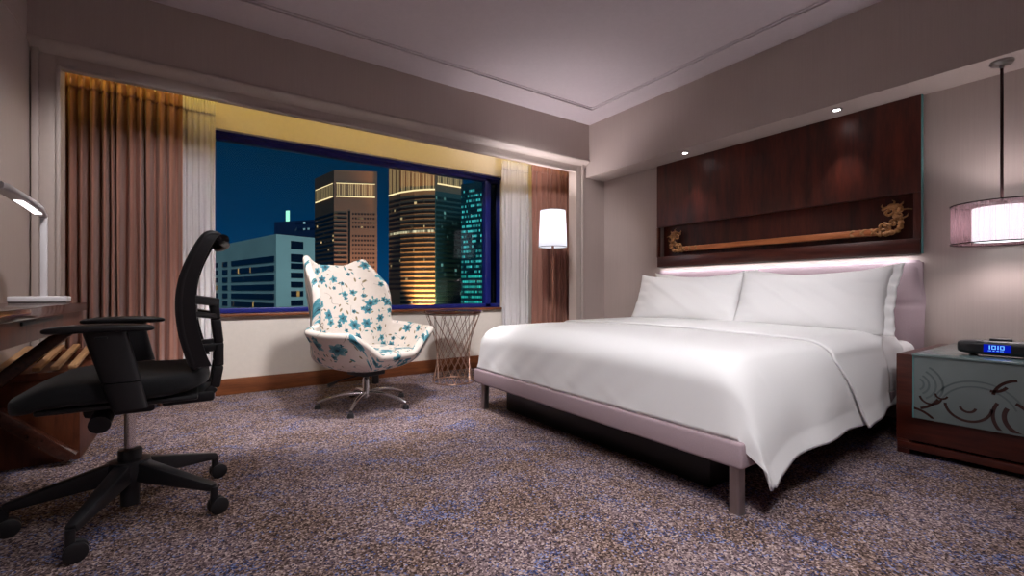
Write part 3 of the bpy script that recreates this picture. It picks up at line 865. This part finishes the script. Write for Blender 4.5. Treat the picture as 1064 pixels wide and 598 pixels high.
# seat pad
def seat(u, v):
    a = 2 * PI * u; n = 3.6; ca, sa = math.cos(a), math.sin(a); k = (abs(ca) ** n + abs(sa) ** n) ** (-1 / n)
    ph = PI * v
    rr = math.sin(ph) ** .45 if 0 < v < 1 else 0
    z = .042 * math.copysign(abs(math.cos(ph)) ** .6, math.cos(ph))
    x = ca * k * .268 * rr - .022; y = sa * k * .245 * rr
    f = sstep(-.10, -.29, x)
    z = z + .486 - .035 * f * f + .012 * (abs(y) / .24) ** 2 * (1 if z > 0 else 0) + .01 * sstep(.1, .24, x)
    return (x, y, z)
MB().grid(seat, 64, 28, wrap=True).build('seat', M['blackfabric'], oc, ang=180)
b = MB(); b.box((-.0, 0, .438), (.42, .42, .018), .008); b.build('seat_pan', M['blackplastic'], oc)
b = MB(); b.box((-.02, 0, .405), (.2, .14, .06), .015); b.tube([(-.06, 0, .40), (-.06, -.13, .385)], .012, 10); b.tube([(-.06, -.11, .39), (-.06, -.18, .375)], .03, 14)
b.tube([(-.09, 0, .40), (-.09, .2, .39)], .008, 8)
b.build('tilt_mechanism', M['blackplastic'], oc)
# back: curved mesh panel in a frame
BP = [(.198, .545), (.182, .595), (.166, .665), (.158, .735), (.158, .80), (.166, .86), (.182, .915), (.203, .965), (.226, 1.010), (.246, 1.028), (.268, 1.024), (.276, 1.006)]
def bprof(t):
    f = t * (len(BP) - 1); i = min(int(f), len(BP) - 2); q = f - i
    p0 = BP[max(i - 1, 0)]; p1 = BP[i]; p2 = BP[i + 1]; p3 = BP[min(i + 2, len(BP) - 1)]
    cr = lambda a, b_, c, d: .5 * (2 * b_ + (c - a) * q + (2 * a - 5 * b_ + 4 * c - d) * q * q + (3 * b_ - a - 3 * c + d) * q ** 3)
    return cr(p0[0], p1[0], p2[0], p3[0]), cr(p0[1], p1[1], p2[1], p3[1])
def bw(t): return lerp(.19, .225, math.sin(PI * min(1, t * 1.05)))
def bpt(u, t, dx=0):
    x, z = bprof(t); y = (u * 2 - 1) * bw(t)
    return (x + .025 * (1 - (u * 2 - 1) ** 2) + dx, y, z)
bk = MB().grid(lambda u, v: bpt(lerp(.05, .95, u), lerp(.02, .98, v)), 24, 40).build('mesh_back', M['mesh'], oc, ang=180); mod_solid(bk, .008)
b = MB()
loop = [bpt(0, lerp(0, 1, i / 30)) for i in range(31)] + [bpt(i / 14, 1) for i in range(1, 14)] + [bpt(1, lerp(1, 0, i / 30)) for i in range(31)] + [bpt(1 - i / 14, 0) for i in range(1, 14)]
b.tube(loop, .014, 10, closed=True)
# broad side rims
for u in (0, 1):
    g = lambda a, t: (bpt(u, t)[0] + lerp(-.014, .052 - .022 * t, a), bpt(u, t)[1], bpt(u, t)[2])
    g2 = MB().grid(g, 4, 40)
    vs = []
    n = len(g2.v)
    vs = [(x, y - .012, z) for x, y, z in g2.v] + [(x, y + .012, z) for x, y, z in g2.v]
    fs = list(g2.f) + [tuple(i + n for i in f) for f in g2.f]
    for t in range(40):
        fs.append((t, t + 1, n + t + 1, n + t)); o = 4 * 41; fs.append((o + t, o + t + 1, n + o + t + 1, n + o + t))
    b.add(vs, fs)
b.build('back_frame', M['blackplastic'], oc, ang=50)
# rear spine: twin struts with cross links, lumbar block
b = MB()
for y in (-.10, .10):
    pts = [(.16, y, .415), (.225, y, .418), (.262, y, .45), (.275, y, .53), (.275, y, .62), (.266, y, .71), (.258, y, .785)]
    for p, q in zip(pts, pts[1:]): b.beam(p, q, .03, .032, (1, 0, .01), .006)
    b.beam((.20, y, .60), (.275, y, .605), .03, .03, (0, 0, 1), .005)
    b.beam((.17, y * 1.7, .792), (.266, y, .776), .03, .03, (0, 0, 1), .006)
    b.beam((.165, y * 1.9, .742), (.264, y, .722), .028, .02, (0, 0, 1), .005)
b.beam((.262, -.11, .776), (.262, .11, .776), .03, .03); b.beam((.275, -.11, .605), (.275, .11, .605), .03, .03)
b.box((.18, 0, .42), (.16, .24, .04), .01)
b.build('back_support', M['blackplastic'], oc)
MB().box((.195, 0, .735), (.022, .28, .07), .01).build('lumbar_pad', M['blackplastic'], oc)
for sg in (-1, 1):
    y = sg * .265
    ar = empty('armrest', '', '', (0, 0, 0)); del ar['label']; del ar['category']; ar.parent = oc
    b = MB()
    def pad(u, v):
        a = 2 * PI * u; ca, sa = math.cos(a), math.sin(a); n = 3; k = (abs(ca) ** n + abs(sa) ** n) ** (-1 / n)
        ph = PI * v; rr = max(0, math.sin(ph)) ** .4
        x = ca * k * .135 * rr
        return (x - .045, y + sa * k * .042 * rr * (1 - .12 * x / .135), .702 + .013 * math.copysign(abs(math.cos(ph)) ** .7, math.cos(ph)) - .03 * x * x / .1)
    b.grid(pad, 48, 16, wrap=True); b.build('arm_pad', M['blackplastic'], ar, ang=180)
    b = MB()
    def post(t0, t1, s0, s1):
        # oval column leaning back as it goes down
        P0, P1 = Vector((-.035, y, .693)), Vector((.028, y, .435))
        vs, fs, n = [], [], 24
        steps = 14
        for i in range(steps + 1):
            t = lerp(t0, t1, i / steps); c = P0.lerp(P1, t); sc = lerp(s0, s1, i / steps)
            for k in range(n):
                a = 2 * PI * k / n; vs.append((c.x + .055 * sc * math.cos(a) , c.y + .027 * sc * math.sin(a), c.z))
        for i in range(steps):
            for k in range(n): l = (k + 1) % n; fs.append((i * n + k, i * n + l, (i + 1) * n + l, (i + 1) * n + k))
        fs.append(tuple(range(n))); fs.append(tuple(steps * n + k for k in range(n)))
        return vs, fs
    b.add(*post(0, .64, 1.0, .92)); b.build('arm_sleeve', M['blackplastic'], ar)
    b = MB(); b.add(*post(.655, 1, .90, .84)); b.box((.03, y - sg * .06, .445), (.07, .12, .02), .005); b.build('arm_bracket', M['blackplastic'], ar)
    MB().box((-.04, y - sg * .0, .672), (.03, .06, .008), .003).build('height_button', M['blackfabric'], ar)
MB().lathe([(.017, .2), (.017, .40)], n=24).build('gas_piston', M['chrome'], oc)
b = MB(); b.lathe([(.034, .235), (.036, .23), (.036, .15), (.034, .145), (.0005, .14)], n=24); b.lathe([(.03, .155), (.028, .03), (.0005, .028)], n=24); b.lathe([(.0005, .2), (.06, .195), (.065, .17), (.055, .12), (.0005, .115)], n=30)
b.build('hub', M['blackplastic'], oc)
for k in range(5):
    wa = math.radians(-109.5 - 72 * k)
    dx, dy = math.cos(wa), math.sin(wa)
    lg = MB().beam((dx * .03, dy * .03, .158), (dx * .325, dy * .325, .098), .055, .075, (0, 0, 1), .008, .032, .028).build('leg', M['blackplastic'], oc)
    wa2 = wa + (k * 1.3 + .5)
    ax = Vector((math.cos(wa2), math.sin(wa2), 0)); fw = Vector((-ax.y, ax.x, 0))
    c = Vector((dx * .325, dy * .325, 0)) + fw * .012
    b = MB()
    for sg in (-1, 1):
        b.tube([c + ax * (sg * q) + Vector((0, 0, .030)) for q in (.006, .009, .02, .024)], [.026, .03, .03, .022], 22)
    b.tube([c + Vector((0, 0, .03)) - ax * .01, c + Vector((0, 0, .03)) + ax * .01], .012, 12)
    b.tube([Vector((dx * .325, dy * .325, .04)), Vector((dx * .325, dy * .325, .10))], .013, 12)
    b.build('caster', M['blackplastic'], lg)

# ------------------------------------------------------------------ desk, desk lamp, luggage bench
dk = empty('desk', 'dark wooden writing desk with crossed end legs along the left wall', 'desk', (-.84, 2.2, 0))
def dl(b): b.v = [(x + .84, y - 2.2, z) for x, y, z in b.v]; return b
dl(MB().box((-.835, 2.2, .746), (.75, 1.57, .038), .004)).build('desk_top', M['brownwood'], dk)
dl(MB().box((-.84, 2.2, .688), (.735, 1.545, .078), .003)).build('apron', M['benchwood'], dk)
dl(MB().box((-.4685, 2.3, .715), (.006, .5, .012), .001)).build('drawer_slot_shade', M['blackbase'], dk)  # black strip laid on for the shade inside the handle slot
for yy in (2.945, 1.46):
    dl(MB().beam((-.50, yy, .655), (-1.14, yy, .03), .05, .075, (0, 1, 0), .004)).build('cross_leg', M['brownwood'], dk)
    dl(MB().beam((-.505, yy, .032), (-1.14, yy, .655), .05, .06, (0, 1, 0), .004)).build('cross_leg', M['brownwood'], dk)
dlp = empty('desk_lamp', 'white desk lamp with a slim lit arm on the dark desk', 'lamp', (-.612, 2.94, .766))
MB().box((-.0, 0, .0165), (.194, .085, .027), .006).build('base', M['whiteplastic'], dlp)
MB().box((0, 0, .0015), (.187, .078, .003)).build('base_pad', M['blackplastic'], dlp)
b = MB(); b.beam((.008, .02, .028), (.008, .02, .41), .024, .016, (0, 1, 0), .003)
b.build('post', M['whiteplastic'], dlp)
b = MB()
def head(u, v):
    a = 2 * PI * u; q = v
    yy = lerp(.036, -.58, q); zz = .415 + .018 * math.sin(q * PI * .5) - .012 * (1 - q) ** 3
    w = lerp(.013, .03, sstep(0, .3, q)) * (1 if .01 < q < .99 else .7); hh = lerp(.012, .014, sstep(0, .2, q))
    e = lambda s: math.copysign(abs(s) ** .6, s)
    return (.008 + w * e(math.cos(a)), yy, zz + hh * e(math.sin(a)))
b.grid(head, 24, 30, wrap=True); n0 = 31
b.add([head(k / 24, 0) for k in range(24)], [tuple(range(24))]); b.add([head(k / 24, 1) for k in range(24)], [tuple(range(24))])
b.build('lamp_arm', M['whiteplastic'], dlp)
def lp(u, v):
    yy = lerp(-.07, -.34, v); q = (.036 - yy) / .616
    return (.008 + lerp(-.013, .013, u), yy, .415 + .018 * math.sin(q * PI * .5) - .012 * (1 - q) ** 3 - .0135)
b = MB(); b.grid(lp, 2, 12)
mod_solid(b.build('light_panel', emit('lamp_panel_glow', (1, .9, .9, 1), 5), dlp), .004)

bn = empty('luggage_bench', 'wooden luggage bench with pale slatted top beyond the desk end', 'bench', (-.64, 3.24, 0))
MB().box((0, 0, .20), (.30, .46, .40), .004).build('bench_body', M['benchwood'], bn)
MB().box((0, 0, .418), (.31, .48, .036), .004).build('top_frame', M['benchwood'], bn)
for k in range(5):
    x = -.124 + k * .062
    MB().beam((x, -.235, .452), (x, .235, .515), .030, .020, (0, 0, 1), .004).build('slat', M['slat'], bn)
MB().box((0, .215, .468), (.29, .03, .064), .003).build('rear_rail', M['benchwood'], bn)
# ------------------------------------------------------------------ the city outside
GZ = -70
struct(MB().box((0, 900, GZ - 1), (4000, 3000, 2)), 'ground_outside', plain('city_ground', srgb(10, 24, 40), .9, nscale=.02))
def facade_mat(name, col, rough=.7, var=.08): return plain(name, col, rough, var=var, nscale=.06)
def winmat(name, period, duty, lit, dark, prob, strength, seed=0.0, wall=None):
    # panes repeat along the band (UV x is metres along the face); some panes are lit from inside
    t = NT(name); tc = t.N('TexCoord'); sp = t.N('SeparateXYZ'); t.L(tc.outputs['UV'], sp.inputs[0])
    q = t.math('DIVIDE', sp.outputs[0], period); fr = t.math('FRACT', q); cell = t.math('FLOOR', q)
    cb = t.N('CombineXYZ'); t.L(cell, cb.inputs[0]); t.L(t.math('ADD', sp.outputs[1], seed), cb.inputs[1])
    wn = t.N('TexWhiteNoise', noise_dimensions='2D'); t.L(cb.outputs[0], wn.inputs[0])
    on = t.math('MULTIPLY', t.math('LESS_THAN', wn.outputs['Value'], prob), t.math('LESS_THAN', fr, duty))
    cs = t.N('SeparateColor'); t.L(wn.outputs['Color'], cs.inputs[0])
    p = t.bsdf(dark if wall is None else t.mix(t.math('LESS_THAN', fr, duty), wall, dark), .3); p.inputs['Emission Color'].default_value = lit
    t.L(t.math('MULTIPLY', t.math('MULTIPLY', on, t.math('MULTIPLY_ADD', cs.outputs[1], .8, .3)), strength), p.inputs['Emission Strength'])
    return t.m
def block(name, label, foot, z1, mat, top=None):
    cx = sum(p[0] for p in foot) / len(foot); cy = sum(p[1] for p in foot) / len(foot)
    e = empty(name, label, 'building', (cx, cy, GZ))
    MB().prism([(x - cx, y - cy) for x, y in foot], 0, z1 - GZ).build('walls', mat, e, smooth=False)
    e['c'] = (cx, cy); return e
def band(e, p0, p1, u0, u1, z0, z1, mat, name='window_band', dep=.3, row=0):
    cx, cy = e['c']; P0, P1 = Vector(p0), Vector(p1); d = (P1 - P0); L = d.length; d.normalize(); nrm = Vector((d.y, -d.x))
    if nrm.dot(-P0) < 0: nrm = -nrm
    a = P0 + d * L * u0; c = P0 + d * L * u1
    vs, uv = [], []
    for off in (-.2, dep):
        for q, z in ((a, z0), (c, z0), (c, z1), (a, z1)):
            w = q + nrm * off; vs.append((w.x - cx, w.y - cy, z - GZ)); uv.append(((q - P0).length, row * 1.0))
    fs = [(4, 5, 6, 7), (3, 2, 1, 0), (0, 1, 5, 4), (1, 2, 6, 5), (2, 3, 7, 6), (3, 0, 4, 7)]
    return MB().add(vs, fs, uv).build(name, mat, e, smooth=False)
DARKW = srgb(14, 30, 52)
wA = winmat('white_block_windows', 1.5, .8, srgb(255, 200, 110), DARKW, .012, .6)

A0, A1, A2 = (-11.4, 316.2), (22.42, 184.76), (36.48, 189.66)
bA = block('office_block', 'low white office block with dark strip windows, nearest beyond the window', [A1, A2, (4.0, 322), A0], 21.6, facade_mat('white_block_wall', srgb(206, 214, 206)))
for k in range(9):
    zt = 13.7 - 3.48 * k
    for u0, u1 in ((.012, .345), (.385, .43), (.48, 1)):
        band(bA, A1, A0, u0, u1, zt - 2.05, zt, wA, row=k + u0 * 9)
for k in range(10):
    zt = 19.6 - (0 if k == 0 else 2.3) - 3.48 * k + (.9 if k else 0)
    band(bA, A1, A2, .36, .68, zt - (2.9 if k < 2 else 2.05), zt, wA, row=40 + k)
# tower B: brown, punched windows, lit crown
B0, B1, B2 = (81.61, 424.33), (88.52, 384.4), (119.12, 369.46)
bB = block('brown_tower', 'brown office tower with a flat top and lit colonnade crown, left of the pair', [B0, B1, B2, (113, 410)], 99.0, facade_mat('brown_tower_wall', srgb(132, 92, 74)))
dB = srgb(30, 26, 30)
wB1 = winmat('brown_tower_strips', 3, .8, srgb(255, 214, 150), dB, .02, .8)
wB2 = winmat('brown_tower_squares', 2.35, .56, srgb(255, 214, 150), dB, .05, .7, wall=srgb(132, 92, 74))
for k in range(22):
    z = 64.5 - 3.6 * k
    band(bB, B1, B0, .0, .98, z - 1.5, z, wB1, row=k)
    band(bB, B1, B2, .0, .30, z - 1.5, z, wB1, row=30 + k)
    if k in (4, 13): continue
    for j in range(1): pass
    band(bB, B1, B2, .42, .96, z - 1.5, z, wB2, row=60 + k, dep=.05)
band(bB, B1, B2, .325, .375, -40, 66, M['blackbase'], 'service_strip')
def crown(name, amb, seed):  # columns emit to stand in for uplighting on the crown
    t = NT(name); tc = t.N('TexCoord'); sp = t.N('SeparateXYZ'); t.L(tc.outputs['UV'], sp.inputs[0])
    q = t.math('FRACT', t.math('DIVIDE', sp.outputs[0], 5.2)); colm = t.math('GREATER_THAN', t.math('ABSOLUTE', t.math('SUBTRACT', q, .5)), .40)
    sub = t.math('LESS_THAN', t.math('FRACT', t.math('DIVIDE', sp.outputs[0], 1.3)), .26)
    f = t.math('MULTIPLY', t.math('SUBTRACT', 1, colm), t.math('MULTIPLY_ADD', sub, .95, .05))
    p = t.bsdf(srgb(150, 110, 80), .6); p.inputs['Emission Color'].default_value = srgb(255, 214, 150)
    t.L(t.math('MULTIPLY', f, amb), p.inputs['Emission Strength']); return t.m
cr = crown('crown_uplit_glow', .6, 1); crb = emit('crown_strip_lights', srgb(255, 226, 170), 1.3)
for p0, p1, zt in ((B1, B0, 88.5), (B1, B2, 88.5)):
    band(bB, p0, p1, .05, .95, zt - 10.6, zt, cr, 'lit_crown', dep=.15)
    band(bB, p0, p1, .05, .95, zt - 11.2, zt - 10.3, crb, 'crown_light_strip', dep=.4); band(bB, p0, p1, .05, .95, zt - .3, zt + .2, crb, 'crown_light_strip', dep=.4)
# far dark tower C
C0, C1 = (68.82, 583.53), (105.68, 533.96)
bC = block('distant_tower', 'dim distant tower with a few pale lights, behind the white block', [C0, C1, (140, 600), (90, 640)], 80, facade_mat('distant_wall', srgb(20, 44, 84)))
wC = winmat('distant_lights', 6, .5, srgb(170, 220, 230), srgb(14, 34, 70), .3, 1.0)
for k, z in enumerate((78, 71, 52, 46, 38)): band(bC, C0, C1, .05 if k > 1 else .5, .98, z - 2.0, z, wC, row=k)
band(bC, C0, C1, .28, .36, 80, 92, emit('mast_lamp', srgb(170, 255, 220), 1.2), 'lit_mast', dep=.4)
# tower D
D = [(120.14, 344.5), (123.4, 328.0), (129.24, 315.6), (134.6, 308.9), (140.44, 303.87)]
D2 = (164.39, 305.62)
bD = block('louvred_tower', 'curved office tower of dark louvres floodlit orange at its lower corner', D + [D2, (160, 345)], 97, facade_mat('dark_tower_wall', srgb(120, 96, 80)))
dD = srgb(24, 22, 26)
wD1 = winmat('louvre_windows', 2.6, .8, srgb(255, 220, 160), dD, .012, .8)
wDL = winmat('lit_office_floor', 2.4, .8, srgb(255, 236, 190), dD, .8, .9)
wD2 = winmat('green_dark_windows', 2.4, .7, srgb(150, 220, 210), srgb(12, 44, 52), .035, .5)
gD = facade_mat('green_dark_wall', srgb(40, 74, 78))
band(bD, D[-1], D2, 0, 1, GZ, 74, gD, 'side_facade', dep=.1)
for k in range(24):
    z = 70 - 3.5 * k
    for q in range(4):
        if k > 19 and q < 1: continue
        band(bD, D[q], D[q + 1], 0, 1, z - 1.7, z, wDL if k == 7 else wD1, row=k * 4 + q, dep=.15)
    band(bD, D[-1], D2, .03, .97, z - 2.1, z, wD2, row=200 + k, dep=.2) if k < 23 else None
for q in range(4): band(bD, D[q], D[q + 1], .0, 1, 75, 96, cr, 'lit_crown', dep=.15); band(bD, D[q], D[q + 1], 0, 1, 74.4, 75.4, crb, 'crown_light_strip', dep=.4)
band(bD, D[-1], D2, .08, .95, 79.5, 88, cr, 'lit_crown', dep=.15); band(bD, D[-1], D2, .08, .95, 79, 79.9, crb, 'crown_light_strip', dep=.4)
# tower E
E0, E1 = (141.9, 266.48), (149.39, 249.21)
bE = block('teal_tower', 'slim glass tower with bright teal lit floors, rightmost through the window', [E0, E1, (175, 262), (165, 282)], 71.5, facade_mat('teal_tower_wall', srgb(16, 70, 84)))
wE = winmat('teal_floor_lights', 1.15, .75, srgb(80, 225, 225), srgb(10, 50, 64), .5, .9)
wE2 = winmat('teal_floor_lights_low', 1.5, .8, srgb(60, 235, 220), srgb(10, 60, 70), .85, .7)
for k in range(24):
    z = 67 - 3.3 * k
    band(bE, E0, E1, .03, .97, z - 1.5, z, wE if k < 17 else wE2, row=k, dep=.15)

# ------------------------------------------------------------------ light
def lamp(name, kind, loc, energy, col=(1, 1, 1), tgt=None, **k):
    l = bpy.data.lights.new(name, kind); l.energy = energy; l.color = col
    for a, v in k.items(): setattr(l, a, v)
    o = bpy.data.objects.new(name, l); C.objects.link(o); o.location = loc
    if tgt is not None: o.rotation_euler = (Vector(tgt) - Vector(loc)).to_track_quat('-Z', 'Y').to_euler()
    return o
WHITE = (1, .965, .985)
# ceiling downlights of the room (out of frame overhead)
for i, (x, y, e) in enumerate(((.75, .5, 66), (.9, 1.75, 46), (1.9, .6, 30), (2.1, 1.75, 26), (-.2, -.6, 60))):
    lamp('ceiling_downlight', 'SPOT', (x, y, 2.56), e, WHITE, (x, y, 0), spot_size=math.radians(122), spot_blend=.6, shadow_soft_size=.12)
lamp('pillow_fill', 'SPOT', (1.3, 1.2, 2.56), 120, WHITE, (3.15, 1.72, .72), spot_size=math.radians(46), spot_blend=.8, shadow_soft_size=.12)  # added unseen spot that brightens the pillow fronts
lamp('bed_fill', 'SPOT', (.2, -.3, 2.56), 285, WHITE, (1.75, 1.7, .3), spot_size=math.radians(56), spot_blend=.7, shadow_soft_size=.15)  # added fill from the camera side for the bed's foot face
lamp('window_fill', 'SPOT', (.9, 2.2, 2.56), 265, WHITE, (1.3, 4.2, -.3), spot_size=math.radians(74), spot_blend=.5, shadow_soft_size=.12)  # added spot to lift the wall below the window
lamp('window_fill', 'SPOT', (1.45, 2.05, 2.56), 190, WHITE, (3.3, 4.1, 1.0), spot_size=math.radians(50), spot_blend=.6, shadow_soft_size=.12)  # added fill for the drape and sheer near the floor lamp
lamp('window_fill', 'SPOT', (.15, 2.0, 2.56), 150, WHITE, (-.25, 4.1, .3), spot_size=math.radians(66), spot_blend=.5, shadow_soft_size=.12)  # added fill for the wide drape behind the desk
# spots in the soffit grazing the panel
for y in (2.425, 1.27):
    lamp('soffit_spot', 'SPOT', (3.52, y, 2.028), 16, (1, .9, .88), (3.56, y, 0), spot_size=math.radians(62), spot_blend=.7, shadow_soft_size=.02)
# LED strip under the panel
l = lamp('headboard_led', 'AREA', (3.664, 1.86, 1.047), 2.4, (.97, .95, 1), None, shape='RECTANGLE', size=.01, size_y=1.9)
l.rotation_euler = (0, math.radians(-14), 0)
# warm cove strip in the curtain pocket, behind the frame wall
l = lamp('bay_cove', 'AREA', (1.3, 3.975, 2.37), 5.4, (1, .68, .1), None, shape='RECTANGLE', size=4.7, size_y=.02)
l.rotation_euler = (math.radians(12), 0, 0)
# lamps
lamp('floor_lamp_bulb', 'POINT', (fx, fy_, 1.51), 30, (1, .92, .95), shadow_soft_size=.03)
for dz in (.03, -.03): pass
lamp('pendant_up', 'SPOT', (3.505, .506, 1.30), 6.5, (1, .9, .93), (3.505, .506, 3), spot_size=math.radians(140), spot_blend=.7, shadow_soft_size=.05)
lamp('pendant_down', 'SPOT', (3.505, .506, 1.07), 6.5, (1, .9, .93), (3.505, .506, 0), spot_size=math.radians(140), spot_blend=.7, shadow_soft_size=.05)
lamp('desk_lamp_led', 'SPOT', (-.625, 2.70, 1.19), 1.2, (1, .92, .9), (-.625, 2.70, 0), spot_size=math.radians(130), spot_blend=.6, shadow_soft_size=.05)
# city: cool night glow on the facades and the orange floodlight on the louvred tower
s_ = lamp('city_glow', 'SUN', (0, -20, 60), 1.3, (.52, .85, .97), (8, 60, 20), angle=.3)
lamp('tower_floodlight', 'SPOT', (126.5, 301.0, -30), 2600000, (1, .52, .16), (138, 307, 14), spot_size=math.radians(75), spot_blend=.9, shadow_soft_size=2)
lamp('tower_uplight', 'SPOT', (98, 355, -30), 500000, (1, .62, .4), (106, 378, 40), spot_size=math.radians(80), spot_blend=.9, shadow_soft_size=2)

# night sky
w = bpy.data.worlds.new('night_sky'); S.world = w; w.use_nodes = True
nt = w.node_tree; nt.nodes.clear()
o = nt.nodes.new('ShaderNodeOutputWorld'); bg = nt.nodes.new('ShaderNodeBackground'); tc = nt.nodes.new('ShaderNodeTexCoord')
sp = nt.nodes.new('ShaderNodeSeparateXYZ'); rp = nt.nodes.new('ShaderNodeValToRGB')
nt.links.new(tc.outputs['Generated'], sp.inputs[0]); nt.links.new(sp.outputs[2], rp.inputs[0])
e = rp.color_ramp.elements; e[0].position = 0; e[0].color = srgb(8, 62, 104); e[1].position = .33; e[1].color = srgb(0, 33, 54)
x = e.new(.14); x.color = srgb(2, 46, 80)
nt.links.new(rp.outputs[0], bg.inputs[0]); nt.links.new(bg.outputs[0], o.inputs[0]); bg.inputs[1].default_value = 1

# ------------------------------------------------------------------ camera
cam = bpy.data.cameras.new('camera'); co = bpy.data.objects.new('camera', cam); C.objects.link(co)
cam.sensor_width = 36; cam.lens = 469.5 / 1064 * 36; cam.shift_y = .0029; cam.clip_end = 3000; cam.clip_start = .02
co.location = (0, 0, .82); co.rotation_euler = (PI / 2, 0, -.6017)
S.camera = co
vs = S.view_settings; vs.view_transform = 'Standard'; vs.look = 'None'; vs.exposure = 0; vs.gamma = 1; vs.use_curve_mapping = False
